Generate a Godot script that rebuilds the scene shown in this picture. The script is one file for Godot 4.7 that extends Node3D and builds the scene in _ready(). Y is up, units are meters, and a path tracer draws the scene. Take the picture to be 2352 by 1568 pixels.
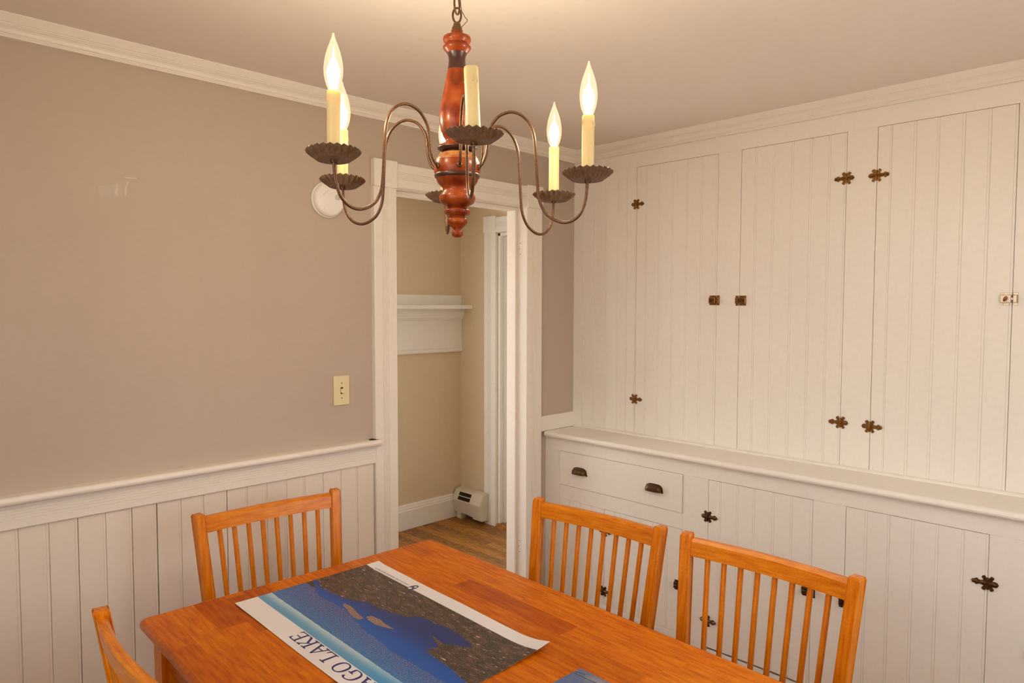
extends Node3D
# Dining room corner with a six-arm chandelier, built-in cabinets, table and chairs. Units are metres, y is up.
# wall_north is the plane z = 0, the face of the upper cabinets is the plane x = 0.

const CEIL := 2.38
const HALF_W := 1176.0
var M := {}
var taken := {}
var rng := RandomNumberGenerator.new()

# ------------------------------------------------------------------ naming
func numbered(n: String) -> String:
	if not taken.has(n):
		taken[n] = 0
		return n
	taken[n] += 1
	return "%s_%03d" % [n, taken[n]]

func tag(o: Node, label: String, category := "", group := "", kind := "") -> Node:
	if label: o.set_meta("label", label)
	if category: o.set_meta("category", category)
	if group: o.set_meta("group", group)
	if kind: o.set_meta("kind", kind)
	return o

func thing(called: String, label: String, category: String, at := Vector3.ZERO, turn := 0.0, group := "") -> Node3D:
	var o := Node3D.new()
	o.name = numbered(called)
	add_child(o)
	o.position = at
	o.rotation.y = turn
	tag(o, label, category, group)
	return o

func put(called: String, mesh: Mesh, m: Material, parent: Node, xf := Transform3D.IDENTITY) -> MeshInstance3D:
	var o := MeshInstance3D.new()
	o.name = numbered(called) if parent == self else called
	o.mesh = mesh
	o.material_override = m
	o.transform = xf
	o.cast_shadow = GeometryInstance3D.SHADOW_CASTING_SETTING_ON
	parent.add_child(o, true)
	return o

func obj(called: String, s: SurfaceTool, m: Material, parent: Node = self, xf := Transform3D.IDENTITY) -> MeshInstance3D:
	return put(called, done(s), m, parent, xf)

func struct(called: String, s: SurfaceTool, m: Material, label: String) -> MeshInstance3D:
	var o := obj(called, s, m, self)
	tag(o, label, called.split("_")[0], "", "structure")
	return o

# ------------------------------------------------------------------ mesh helpers
func S() -> SurfaceTool:
	var s := SurfaceTool.new()
	s.begin(Mesh.PRIMITIVE_TRIANGLES)
	s.set_smooth_group(-1)
	return s

func done(s: SurfaceTool) -> ArrayMesh:
	s.generate_normals()
	return s.commit()

func tri(s: SurfaceTool, a: Vector3, b: Vector3, c: Vector3) -> void:   # counter-clockwise from outside; Godot wants clockwise
	s.add_vertex(a); s.add_vertex(c); s.add_vertex(b)

func quad(s: SurfaceTool, a: Vector3, b: Vector3, c: Vector3, d: Vector3) -> void:
	tri(s, a, b, c); tri(s, a, c, d)

func face(s: SurfaceTool, p: Array, inside: Vector3) -> void:
	var n: Vector3 = (p[1] - p[0]).cross(p[2] - p[0])
	var mid := Vector3.ZERO
	for v in p: mid += v
	mid /= p.size()
	var q := p.duplicate()
	if n.dot(mid - inside) < 0: q.reverse()
	for i in range(1, q.size() - 1): tri(s, q[0], q[i], q[i + 1])

func cbox(s: SurfaceTool, lo: Vector3, hi: Vector3, ch := 0.0015, xf := Transform3D.IDENTITY) -> void:
	var c := (lo + hi) / 2
	var h := (hi - lo) / 2
	ch = min(ch, min(h.x, min(h.y, h.z)) * 0.6)
	var ce := xf * c
	var P := func(x: float, y: float, z: float, ax: int) -> Vector3:
		var v := Vector3(x * (h.x - (0.0 if ax == 0 else ch)), y * (h.y - (0.0 if ax == 1 else ch)), z * (h.z - (0.0 if ax == 2 else ch)))
		return xf * (c + v)
	for g in [-1, 1]:
		face(s, [P.call(g, -1, -1, 0), P.call(g, 1, -1, 0), P.call(g, 1, 1, 0), P.call(g, -1, 1, 0)], ce)
		face(s, [P.call(-1, g, -1, 1), P.call(1, g, -1, 1), P.call(1, g, 1, 1), P.call(-1, g, 1, 1)], ce)
		face(s, [P.call(-1, -1, g, 2), P.call(1, -1, g, 2), P.call(1, 1, g, 2), P.call(-1, 1, g, 2)], ce)
		if ch <= 0: continue
		for k in [-1, 1]:
			face(s, [P.call(g, k, -1, 0), P.call(g, k, 1, 0), P.call(g, k, 1, 1), P.call(g, k, -1, 1)], ce)
			face(s, [P.call(g, -1, k, 0), P.call(g, 1, k, 0), P.call(g, 1, k, 2), P.call(g, -1, k, 2)], ce)
			face(s, [P.call(-1, g, k, 1), P.call(1, g, k, 1), P.call(1, g, k, 2), P.call(-1, g, k, 2)], ce)
			for j in [-1, 1]:
				face(s, [P.call(g, k, j, 0), P.call(g, k, j, 1), P.call(g, k, j, 2)], ce)

func box(lo: Vector3, hi: Vector3, ch := 0.0015, xf := Transform3D.IDENTITY) -> SurfaceTool:
	var s := S()
	cbox(s, lo, hi, ch, xf)
	return s

func prism(s: SurfaceTool, poly: PackedVector2Array, o: Vector3, U: Vector3, V: Vector3, W: Vector3, smooth := false, caps := true) -> void:
	var area := 0.0
	for i in poly.size():
		area += poly[i].cross(poly[(i + 1) % poly.size()])
	if (area > 0) != (U.cross(V).dot(W) > 0):
		poly = poly.duplicate()
		poly.reverse()
	var a := []
	for p in poly: a.append(o + U * p.x + V * p.y)
	s.set_smooth_group(7 if smooth else -1)
	for i in a.size():
		var j: int = (i + 1) % a.size()
		quad(s, a[i], a[j], a[j] + W, a[i] + W)
	s.set_smooth_group(-1)
	if not caps: return
	var idx := Geometry2D.triangulate_polygon(poly)
	var flip := (U.cross(V).dot(W) < 0)
	for t in range(0, idx.size(), 3):
		var p0: Vector3 = a[idx[t]]
		var p1: Vector3 = a[idx[t + 1]]
		var p2: Vector3 = a[idx[t + 2]]
		if ((p1 - p0).cross(p2 - p0)).dot(W) < 0:
			var w := p1
			p1 = p2
			p2 = w
		tri(s, p0 + W, p1 + W, p2 + W)
		tri(s, p0, p2, p1)

func lathe(s: SurfaceTool, prof: Array, segs := 32, xf := Transform3D.IDENTITY, sharp := 0.75) -> void:
	# prof: Vector2(radius, height), listed from bottom to top
	var grp := 11
	for i in range(prof.size() - 1):
		if i > 0:
			var d0: Vector2 = (prof[i] - prof[i - 1]).normalized()
			var d1: Vector2 = (prof[i + 1] - prof[i]).normalized()
			if d0.dot(d1) < sharp: grp += 1
		s.set_smooth_group(grp)
		for k in segs:
			var t0 := TAU * k / segs
			var t1 := TAU * (k + 1) / segs
			var a := xf * Vector3(prof[i].x * cos(t0), prof[i].y, prof[i].x * sin(t0))
			var b := xf * Vector3(prof[i].x * cos(t1), prof[i].y, prof[i].x * sin(t1))
			var c := xf * Vector3(prof[i + 1].x * cos(t1), prof[i + 1].y, prof[i + 1].x * sin(t1))
			var d := xf * Vector3(prof[i + 1].x * cos(t0), prof[i + 1].y, prof[i + 1].x * sin(t0))
			if prof[i].x > 1e-6: tri(s, a, c, b)
			if prof[i + 1].x > 1e-6: tri(s, a, d, c)
	s.set_smooth_group(-1)

func tube(s: SurfaceTool, pts: Array, r: float, segs := 10, closed := false, r2 := -1.0) -> void:
	var n := pts.size()
	var up := Vector3.UP
	var rings := []
	for i in n:
		var t: Vector3
		if closed: t = (pts[(i + 1) % n] - pts[(i - 1 + n) % n]).normalized()
		else: t = (pts[min(i + 1, n - 1)] - pts[max(i - 1, 0)]).normalized()
		if i == 0: up = Vector3.UP if absf(t.y) < 0.9 else Vector3.RIGHT
		var x := up.cross(t).normalized()
		var y := t.cross(x).normalized()
		up = y
		var ring := []
		var ry := r if r2 < 0 else r2
		for k in segs:
			var a := TAU * k / segs
			ring.append(pts[i] + x * cos(a) * r + y * sin(a) * ry)
		rings.append(ring)
	s.set_smooth_group(5)
	for i in (n if closed else n - 1):
		var A: Array = rings[i]
		var B: Array = rings[(i + 1) % n]
		for k in segs:
			var j := (k + 1) % segs
			quad(s, A[k], A[j], B[j], B[k])
	s.set_smooth_group(-1)
	if not closed:
		for k in range(1, segs - 1):
			tri(s, rings[0][0], rings[0][k + 1], rings[0][k])
			tri(s, rings[n - 1][0], rings[n - 1][k], rings[n - 1][k + 1])

func curve_pts(ctrl: Array, per := 6) -> Array:   # Catmull-Rom through the points
	var out := []
	for i in range(ctrl.size() - 1):
		var p0: Vector3 = ctrl[max(i - 1, 0)]
		var p1: Vector3 = ctrl[i]
		var p2: Vector3 = ctrl[i + 1]
		var p3: Vector3 = ctrl[min(i + 2, ctrl.size() - 1)]
		for k in per: out.append(p1.cubic_interpolate(p2, p0, p3, float(k) / per))
	out.append(ctrl[-1])
	return out

# ------------------------------------------------------------------ materials
func noise_tex(freq: float, seed_: int, ramp: Array, oct := 4, size := 512, as_normal := false, bump := 4.0, kind := FastNoiseLite.TYPE_SIMPLEX_SMOOTH) -> NoiseTexture2D:
	var n := FastNoiseLite.new()
	n.seed = seed_
	n.frequency = freq
	n.noise_type = kind
	n.fractal_octaves = oct
	var t := NoiseTexture2D.new()
	t.width = size
	t.height = size
	t.seamless = true
	t.noise = n
	if as_normal:
		t.as_normal_map = true
		t.bump_strength = bump
	elif ramp:
		var g := Gradient.new()
		g.offsets = PackedFloat32Array(ramp.map(func(r): return r[0]))
		g.colors = PackedColorArray(ramp.map(func(r): return r[1]))
		t.color_ramp = g
	return t

func c8(r: float, g: float, b: float) -> Color:
	return Color(r / 255.0, g / 255.0, b / 255.0)

func mat(col: Color, rough := 0.5, metal := 0.0, spec := 0.5) -> StandardMaterial3D:
	var m := StandardMaterial3D.new()
	m.albedo_color = col
	m.roughness = rough
	m.metallic = metal
	m.metallic_specular = spec
	return m

func paint(col: Color, rough: float, mottle: Texture2D, bump: Texture2D, bump_scale := 0.25, tile := 3.0) -> StandardMaterial3D:
	var m := mat(col, rough, 0.0, 0.45)
	m.albedo_texture = mottle
	m.uv1_triplanar = true
	m.uv1_world_triplanar = true
	m.uv1_scale = Vector3.ONE * tile
	if bump:
		m.normal_enabled = true
		m.normal_texture = bump
		m.normal_scale = bump_scale
	return m

func wood(tone: Texture2D, pores: Texture2D, tint: Color, scl: Vector3, rough := 0.32, off := Vector3.ZERO, coat := 0.35) -> StandardMaterial3D:
	var m := mat(tint, rough, 0.0, 0.28)
	m.albedo_texture = tone
	m.uv1_triplanar = true
	m.uv1_scale = scl
	m.uv1_offset = off
	m.uv2_triplanar = true
	m.uv2_scale = scl * 4.0
	m.uv2_offset = off * 1.7
	m.detail_enabled = true
	m.detail_albedo = pores
	m.detail_blend_mode = BaseMaterial3D.BLEND_MODE_MUL
	m.detail_uv_layer = BaseMaterial3D.DETAIL_UV_2
	if coat > 0:
		m.clearcoat_enabled = true
		m.clearcoat = coat
		m.clearcoat_roughness = 0.22
	return m

func make_materials() -> void:
	var mottle := noise_tex(0.012, 3, [[0.0, Color(0.982, 0.980, 0.978)], [0.5, Color(0.992, 0.992, 0.992)], [1.0, Color(1, 1, 1)]], 4)
	var orange_peel := noise_tex(0.09, 8, [], 3, 512, true, 3.0)
	M.wall = paint(c8(192, 173, 155), 0.62, mottle, orange_peel, 0.07, 4.0)
	M.hall_wall = paint(c8(222, 204, 172), 0.6, mottle, orange_peel, 0.07, 4.0)
	M.ceiling = paint(c8(240, 229, 219), 0.8, mottle, orange_peel, 0.06, 3.0)
	M.white = paint(c8(240, 230, 216), 0.38, mottle, orange_peel, 0.025, 5.0)
	M.cabinet = paint(c8(240, 232, 219), 0.36, mottle, orange_peel, 0.025, 5.0)
	M.wainscot = paint(c8(236, 222, 205), 0.42, mottle, orange_peel, 0.025, 5.0)
	M.hall_white = paint(c8(242, 240, 232), 0.4, mottle, orange_peel, 0.025, 5.0)
	M.heater = paint(c8(218, 210, 190), 0.35, mottle, null, 0.0, 6.0)
	M.dark = mat(c8(22, 18, 15), 0.8)
	M.spackle = paint(c8(212, 196, 180), 0.75, mottle, null, 0.0, 9.0)
	M.smear = paint(c8(196, 180, 165), 0.6, mottle, null, 0.0, 9.0)
	M.ivory = mat(c8(232, 214, 170), 0.35)
	M.plastic = mat(c8(240, 232, 222), 0.4)
	M.plastic_grey = mat(c8(120, 112, 105), 0.6)
	M.steel = mat(c8(150, 135, 110), 0.35, 0.9)
	# wood of table and chairs
	var pores := noise_tex(0.05, 21, [[0.0, Color(0.72, 0.62, 0.5)], [0.33, Color(0.93, 0.9, 0.86)], [0.5, Color(1, 1, 1)], [1.0, Color(1, 1, 1)]], 3, 512)
	var tone := noise_tex(0.014, 5, [[0.0, c8(188, 90, 2)], [0.35, c8(210, 110, 4)], [0.65, c8(222, 123, 8)], [1.0, c8(234, 140, 18)]], 4)
	var chair_tone := noise_tex(0.014, 6, [[0.0, c8(192, 98, 8)], [0.35, c8(212, 121, 15)], [0.65, c8(224, 136, 24)], [1.0, c8(234, 152, 42)]], 4)
	var floor_tone := noise_tex(0.016, 35, [[0.0, c8(128, 80, 34)], [0.4, c8(168, 116, 56)], [0.7, c8(188, 140, 80)], [1.0, c8(204, 164, 112)]], 4)
	M.tops = []
	var tints := [Color(1, 1, 1), Color(0.93, 0.88, 0.82), Color(1, 1.0, 0.95), Color(0.97, 0.93, 0.88), Color(0.86, 0.77, 0.68), Color(1, 0.97, 0.92)]
	for i in 6:
		M.tops.append(wood(tone, pores, tints[i], Vector3(9, 9, 1.1), 0.42, Vector3(0.37 * i, 0.21 * i, 0.53 * i), 0.06))
	M.top_edge = wood(tone, pores, Color(0.9, 0.84, 0.76), Vector3(5, 9, 5), 0.36, Vector3.ONE * 0.3, 0.3)
	M.leg_wood = wood(tone, pores, Color(0.93, 0.87, 0.8), Vector3(9, 0.9, 9), 0.36, Vector3.ONE * 0.7, 0.3)
	M.apron_wood = wood(tone, pores, Color(0.85, 0.76, 0.66), Vector3(1.2, 9, 1.2), 0.4, Vector3.ONE * 0.1, 0.2)
	M.rail = wood(chair_tone, pores, Color(1, 0.98, 0.94), Vector3(1.3, 12, 12), 0.3, Vector3(0.2, 0.5, 0.1), 0.4)
	M.post = wood(chair_tone, pores, Color(1, 0.96, 0.9), Vector3(12, 1.1, 12), 0.3, Vector3(0.6, 0.1, 0.4), 0.4)
	M.spindle = wood(chair_tone, pores, Color(0.98, 0.93, 0.86), Vector3(14, 1.1, 14), 0.26, Vector3(0.9, 0.3, 0.2), 0.5)
	M.seat = wood(chair_tone, pores, Color(0.98, 0.94, 0.88), Vector3(9, 9, 1.1), 0.34, Vector3(0.5, 0.7, 0.9), 0.3)
	M.planks = []
	for i in 4:
		M.planks.append(wood(floor_tone, pores, [Color(1, 1, 1), Color(0.9, 0.86, 0.8), Color(1, 0.95, 0.86), Color(0.82, 0.78, 0.72)][i], Vector3(9, 9, 1.0), 0.45, Vector3(0.31 * i, 0.4, 0.77 * i), 0.15))
	M.sill = wood(floor_tone, pores, Color(0.95, 0.86, 0.72), Vector3(6, 6, 2), 0.5, Vector3.ZERO, 0.1)
	# chandelier
	var worn := noise_tex(0.02, 14, [[0.0, c8(78, 27, 8)], [0.4, c8(130, 49, 14)], [0.65, c8(150, 63, 20)], [1.0, c8(178, 99, 43)]], 4, 256)
	M.column = wood(worn, pores, Color(1, 1, 1), Vector3(7, 5, 7), 0.42, Vector3.ZERO, 0.22)
	M.column_dark = mat(c8(62, 30, 18), 0.36)
	M.column_worn = wood(noise_tex(0.03, 17, [[0.0, c8(120, 52, 22)], [0.5, c8(176, 112, 58)], [1.0, c8(206, 152, 92)]], 4, 256), pores, Color(1, 1, 1), Vector3(8, 20, 8), 0.38, Vector3.ZERO, 0.4)
	M.bronze = mat(c8(132, 96, 66), 0.38, 0.6)
	M.bronze.albedo_texture = noise_tex(0.05, 40, [[0.0, Color(0.6, 0.55, 0.5)], [1.0, Color(1, 1, 1)]], 3, 256)
	M.bronze.uv1_triplanar = true
	M.bronze.uv1_scale = Vector3.ONE * 14
	M.pan = mat(c8(146, 118, 92), 0.5, 0.2)
	M.pan.albedo_texture = M.bronze.albedo_texture
	M.pan.uv1_triplanar = true
	M.pan.uv1_scale = Vector3.ONE * 11
	M.candle = mat(c8(236, 212, 150), 0.42)
	M.candle.subsurf_scatter_enabled = true
	M.candle.subsurf_scatter_strength = 0.12
	M.glass = mat(Color(0.0, 0.0, 0.0, 0.10), 0.05)
	M.glass.transparency = BaseMaterial3D.TRANSPARENCY_ALPHA
	M.glass.emission_enabled = true
	M.glass.emission = Color(1.0, 0.90, 0.70)
	M.glass.emission_energy_multiplier = 4.0
	M.bulb_glow = mat(Color(1, 0.95, 0.85), 0.5)  # overexposed bulb glow modelled as a solid emissive core, not a wire
	M.bulb_glow.emission_enabled = true
	M.bulb_glow.emission = Color(1.0, 0.88, 0.66)
	M.bulb_glow.emission_energy_multiplier = 5.0
	# metal fittings of the cabinets
	M.brass = mat(c8(190, 140, 76), 0.36, 0.65)
	M.brass.albedo_texture = noise_tex(0.03, 50, [[0.0, Color(0.35, 0.28, 0.22)], [0.45, Color(0.7, 0.66, 0.6)], [1.0, Color(1, 1, 1)]], 4, 256)
	M.brass.uv1_triplanar = true
	M.brass.uv1_scale = Vector3.ONE * 22
	M.brass_dark = mat(c8(124, 92, 58), 0.36, 0.65)
	M.brass_dark.albedo_texture = M.brass.albedo_texture
	M.brass_dark.uv1_triplanar = true
	M.brass_dark.uv1_scale = Vector3.ONE * 22
	M.nickel = mat(c8(206, 190, 168), 0.4, 0.75)
	M.pane = mat(Color(1, 1, 1, 0.06), 0.03)
	M.pane.transparency = BaseMaterial3D.TRANSPARENCY_ALPHA
	M.paper = mat(c8(232, 226, 224), 0.55)
	M.ink = mat(c8(58, 52, 110), 0.6)
	M.ink_grey = mat(c8(84, 84, 104), 0.6)

# ------------------------------------------------------------------ room
func bead_board(w := 0.0765, t := 0.010) -> ArrayMesh:
	# one tongue-and-groove board, 1 m tall: U = along the wall, V = out of the wall, extruded up
	var p := PackedVector2Array([Vector2(0.0, 0), Vector2(w, 0)])
	p.append_array(PackedVector2Array([Vector2(w, t - 0.0016), Vector2(w - 0.0006, t - 0.0010), Vector2(w - 0.0014, t - 0.0003), Vector2(w - 0.0030, t), Vector2(w - 0.0056, t), Vector2(w - 0.0072, t - 0.0003), Vector2(w - 0.0078, t - 0.0012), Vector2(w - 0.0086, t - 0.0012), Vector2(w - 0.0091, t)]))
	p.append_array(PackedVector2Array([Vector2(0.0007, t), Vector2(0.0001, t - 0.0008)]))
	var s := S()
	prism(s, p, Vector3.ZERO, Vector3.RIGHT, Vector3.BACK, Vector3.UP)
	return done(s)

var board_mesh: ArrayMesh

func board_north(parent: Node, x0: float, x1: float, y0: float, y1: float, z: float, m: Material) -> void:
	put("board", board_mesh, m, parent, Transform3D(Basis(Vector3((x1 - x0) / 0.0765, 0, 0), Vector3(0, y1 - y0, 0), Vector3(0, 0, 1)), Vector3(x0, y0, z)))

func board_east(parent: Node, z0: float, z1: float, y0: float, y1: float, x: float, m: Material) -> void:
	# faces -x; the board's width runs along +z
	put("board", board_mesh, m, parent, Transform3D(Basis(Vector3(0, 0, (z1 - z0) / 0.0765), Vector3(0, y1 - y0, 0), Vector3(-1, 0, 0)), Vector3(x, y0, z0)))

func crown_profile() -> PackedVector2Array:   # x = out of the wall, y = below the ceiling (negative)
	return PackedVector2Array([Vector2(0, 0), Vector2(0.054, 0), Vector2(0.054, -0.004), Vector2(0.0405, -0.0225), Vector2(0.0375, -0.0235), Vector2(0.0385, -0.0255), Vector2(0.0375, -0.0275), Vector2(0.0340, -0.0285), Vector2(0.0335, -0.0300), Vector2(0.0285, -0.0335), Vector2(0.0245, -0.0385), Vector2(0.0225, -0.0440), Vector2(0.0235, -0.0465), Vector2(0.0220, -0.0485), Vector2(0.0190, -0.0492), Vector2(0.0190, -0.0520), Vector2(0.0165, -0.0550), Vector2(0.0165, -0.0585), Vector2(0, -0.0585)])

func reeded(w: float, d: float, from: float, to: float, n: int) -> PackedVector2Array:   # board w wide, d thick, with n small grooves
	var p := PackedVector2Array([Vector2(0, 0), Vector2(w, 0), Vector2(w, d - 0.003), Vector2(w - 0.003, d)])
	for i in n:
		var c := w * (to - (to - from) * (i / float(n - 1)))
		p.append(Vector2(c + 0.0017, d)); p.append(Vector2(c + 0.0003, d - 0.0026)); p.append(Vector2(c - 0.0003, d - 0.0026)); p.append(Vector2(c - 0.0017, d))
	p.append(Vector2(0.003, d)); p.append(Vector2(0, d - 0.003))
	return p

const RX0 := -3.85     # west wall
const RZ1 := 2.95      # south wall
const HZ := -1.51      # back wall of the hall
const HX := 0.49       # right wall of the hall
const HX0 := -2.6      # left end of the hall
const OX0 := -1.17     # doorway
const OX1 := -0.385
const OY := 2.057

func build_room() -> void:
	board_mesh = bead_board()
	# floors
	var fl := struct("floor", box(Vector3(RX0 - 0.15, -0.1, HZ - 0.15), Vector3(1.3, -0.014, RZ1 + 0.15), 0), M.dark, "narrow strip oak floor boards, worn, running through the doorway")
	var plank := done(box(Vector3(-0.0282, -0.014, -0.5), Vector3(0.0282, 0, 0.5), 0.0008))
	rng.seed = 11
	var x := HX0
	while x < 0.86:
		var z := HZ + rng.randf() * 0.25 - 0.2
		while z < -0.055:
			var l: float = [0.62, 0.9, 0.48, 1.1][rng.randi() % 4]
			var a: float = max(z, HZ)
			var b: float = min(z + l, -0.055)
			if b > a + 0.02:
				put("plank", plank, M.planks[rng.randi() % 4], fl, Transform3D(Basis.from_scale(Vector3(1, 1, b - a - 0.0008)), Vector3(x + 0.0287, 0, (a + b) / 2)))
			z += l
		x += 0.0575
	x = RX0
	while x < -0.2:
		var cut := 1.0 + rng.randf()
		put("plank", plank, M.planks[rng.randi() % 4], fl, Transform3D(Basis.from_scale(Vector3(1, 1, cut + 0.054)), Vector3(x + 0.0287, 0, (cut - 0.055) / 2)))
		put("plank", plank, M.planks[rng.randi() % 4], fl, Transform3D(Basis.from_scale(Vector3(1, 1, RZ1 - cut - 0.001)), Vector3(x + 0.0287, 0, (cut + RZ1) / 2)))
		x += 0.0575
	struct("ceiling", box(Vector3(RX0 - 0.15, CEIL, HZ - 0.15), Vector3(1.3, CEIL + 0.12, RZ1 + 0.15), 0), M.ceiling, "plain off-white plaster ceiling")
	# north wall with the doorway, in three pieces of one mesh
	var s := S()
	cbox(s, Vector3(RX0 - 0.15, -0.05, -0.11), Vector3(OX0 - 0.02, CEIL, 0), 0)
	cbox(s, Vector3(OX0 - 0.02, OY + 0.02, -0.11), Vector3(OX1 + 0.02, CEIL, 0), 0)
	cbox(s, Vector3(OX1 + 0.02, -0.05, -0.11), Vector3(HX + 0.12, CEIL, 0), 0)
	var wn := struct("wall_north", s, M.wall, "greige painted plaster wall above white beadboard wainscot")
	# wainscot boards, measured from the photograph; two joints have opened
	var xs := [-2.129, -2.053, -1.978, -1.896, -1.823, -1.748, -1.671, -1.596, -1.518, -1.438, -1.362, -1.2815]
	var left := []
	var q := -2.129
	while q > RX0 + 0.08:
		q -= 0.0765
		left.push_front(q)
	xs = left + xs
	for i in range(xs.size() - 1):
		var gap := 0.0006
		if absf(xs[i + 1] + 2.129) < 0.001: gap = 0.0032
		elif absf(xs[i + 1] + 1.896) < 0.001: gap = 0.0024
		elif absf(xs[i + 1] + 2.2055) < 0.001 or absf(xs[i + 1] + 2.3585) < 0.002: gap = 0.0014
		elif i == xs.size() - 2: gap = 0.0022
		board_north(wn, xs[i], xs[i + 1] - gap, 0.14, 0.915, 0.0, M.wainscot)
	# old filler smears and a scratch on the plaster
	var smears := [[[-2.277, 1.93], [-2.267, 1.935], [-2.26, 1.937], [-2.241, 1.936], [-2.233, 1.943], [-2.222, 1.949], [-2.216, 1.945], [-2.209, 1.938], [-2.204, 1.926], [-2.206, 1.913], [-2.218, 1.901], [-2.225, 1.903], [-2.234, 1.908], [-2.238, 1.913], [-2.246, 1.904], [-2.255, 1.905], [-2.266, 1.9], [-2.272, 1.908], [-2.274, 1.916]], [[-2.224, 1.944], [-2.221, 1.941], [-2.22, 1.924], [-2.221, 1.914], [-2.223, 1.906], [-2.227, 1.913], [-2.23, 1.919], [-2.228, 1.927], [-2.225, 1.936]], [[-2.192, 1.958], [-2.189, 1.953], [-2.194, 1.94], [-2.195, 1.925], [-2.197, 1.912], [-2.2, 1.914], [-2.202, 1.926], [-2.198, 1.939], [-2.195, 1.948]], [[-2.203, 1.97], [-2.189, 1.97], [-2.165, 1.972], [-2.164, 1.97], [-2.169, 1.968], [-2.189, 1.967], [-2.202, 1.969]]]
	for i in smears.size():
		var pp := PackedVector2Array()
		for v in smears[i]: pp.append(Vector2(v[0], v[1]))
		s = S()
		prism(s, pp, Vector3.ZERO, Vector3.RIGHT, Vector3.UP, Vector3(0, 0, 0.0002 if i == 0 else 0.0004))
		obj("filler_smear", s, M.smear if i == 0 else M.spackle, wn)
	# chair rail
	s = S()
	var cap := PackedVector2Array([Vector2(0, 0.986), Vector2(0.036, 0.986)])
	for i in 9:
		var a := -PI / 2 + PI * i / 8.0
		cap.append(Vector2(0.036 + 0.0125 * cos(a), 0.9985 + 0.0125 * sin(a)))
	cap.append(Vector2(0, 1.011))
	prism(s, cap, Vector3(RX0, 0, 0), Vector3.BACK, Vector3.UP, Vector3(-1.268 - RX0, 0, 0))
	lathe(s, [Vector2(0.0, 0.986), Vector2(0.02, 0.986), Vector2(0.030, 0.990), Vector2(0.0335, 0.9985), Vector2(0.030, 1.007), Vector2(0.02, 1.011), Vector2(0.0, 1.011)], 20, Transform3D(Basis(), Vector3(-1.2895, 0, 0.0145)))
	var tr := struct("trim_1", s, M.white, "white chair rail with rounded cap and reeded band on the grey wall")
	s = S()
	var band := PackedVector2Array()
	for v in reeded(0.077, 0.021, 0.34, 0.80, 5): band.append(Vector2(v.y, v.x + 0.9105))
	prism(s, band, Vector3(RX0, 0, 0), Vector3.BACK, Vector3.UP, Vector3(-1.2805 - RX0, 0, 0))
	obj("reeded_band", s, M.white, tr)
	# baseboards
	s = S()
	prism(s, PackedVector2Array([Vector2(0, 0), Vector2(0.02, 0), Vector2(0.02, 0.13), Vector2(0.012, 0.15), Vector2(0, 0.15)]), Vector3(RX0, 0, 0), Vector3.BACK, Vector3.UP, Vector3(-1.281 - RX0, 0, 0))
	struct("baseboard_north", s, M.white, "white baseboard under the beadboard wainscot")
	# crown mouldings
	s = S()
	prism(s, crown_profile(), Vector3(RX0, CEIL, 0), Vector3.BACK, Vector3.UP, Vector3(-0.001 - RX0, 0, 0))
	struct("trim_2", s, M.white, "white crown moulding above the grey wall")
	s = S()
	prism(s, crown_profile(), Vector3(0, CEIL, 0.0), Vector3.LEFT, Vector3.UP, Vector3(0, 0, RZ1))
	struct("trim_3", s, M.white, "white crown moulding above the built-in cabinets")
	# doorway: jambs, stop, casings, corner blocks
	s = S()
	for e in [[OX0, -1.0], [OX1, 1.0]]:
		var xe: float = e[0]
		var g: float = e[1]
		cbox(s, Vector3(min(xe, xe + g * 0.02), 0, -0.11), Vector3(max(xe, xe + g * 0.02), OY + 0.02, 0.002), 0.0005)
		cbox(s, Vector3(min(xe, xe - g * 0.014), 0, -0.108), Vector3(max(xe, xe - g * 0.014), OY - 0.012, -0.046), 0.0015)
	cbox(s, Vector3(OX0 - 0.02, OY, -0.11), Vector3(OX1 + 0.02, OY + 0.02, 0.002), 0.0005)
	cbox(s, Vector3(OX0, OY - 0.014, -0.108), Vector3(OX1, OY, -0.046), 0.0015)
	var fr := struct("trim_4", s, M.white, "white doorway frame with reeded casings and bullseye corner blocks")
	for e in [[-1.281, -1.17], [-0.386, -0.275]]:
		s = S()
		prism(s, reeded(e[1] - e[0], 0.024, 0.36, 0.60, 5), Vector3(e[0], 0, 0.0), Vector3.RIGHT, Vector3.BACK, Vector3(0, 2.05, 0))
		obj("casing", s, M.white, fr)
		s = S()
		cbox(s, Vector3(e[0] - 0.002, 2.05, 0), Vector3(e[1] + 0.002, 2.163, 0.031), 0.003)
		var cx: float = (e[0] + e[1]) / 2
		var ring := obj("corner_block", s, M.white, fr)
		s = S()
		var fx := Transform3D(Basis(Vector3.RIGHT, PI / 2), Vector3(cx, 2.1065, 0.031))
		lathe(s, [Vector2(0.0345, -0.0005), Vector2(0.0345, 0.0012), Vector2(0.032, 0.0022), Vector2(0.0295, 0.0012), Vector2(0.0285, -0.0005)], 36, fx)
		lathe(s, [Vector2(0.016, -0.0005), Vector2(0.015, 0.0016), Vector2(0.009, 0.0026), Vector2(0.0, 0.003)], 28, fx)
		obj("rosette", s, M.white, ring)
	s = S()
	var hd := PackedVector2Array()
	for v in reeded(0.1, 0.024, 0.36, 0.62, 5): hd.append(Vector2(v.y, v.x + OY))
	prism(s, hd, Vector3(-1.17, 0, 0), Vector3.BACK, Vector3.UP, Vector3(0.784, 0, 0))
	obj("head_casing", s, M.white, fr)
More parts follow.
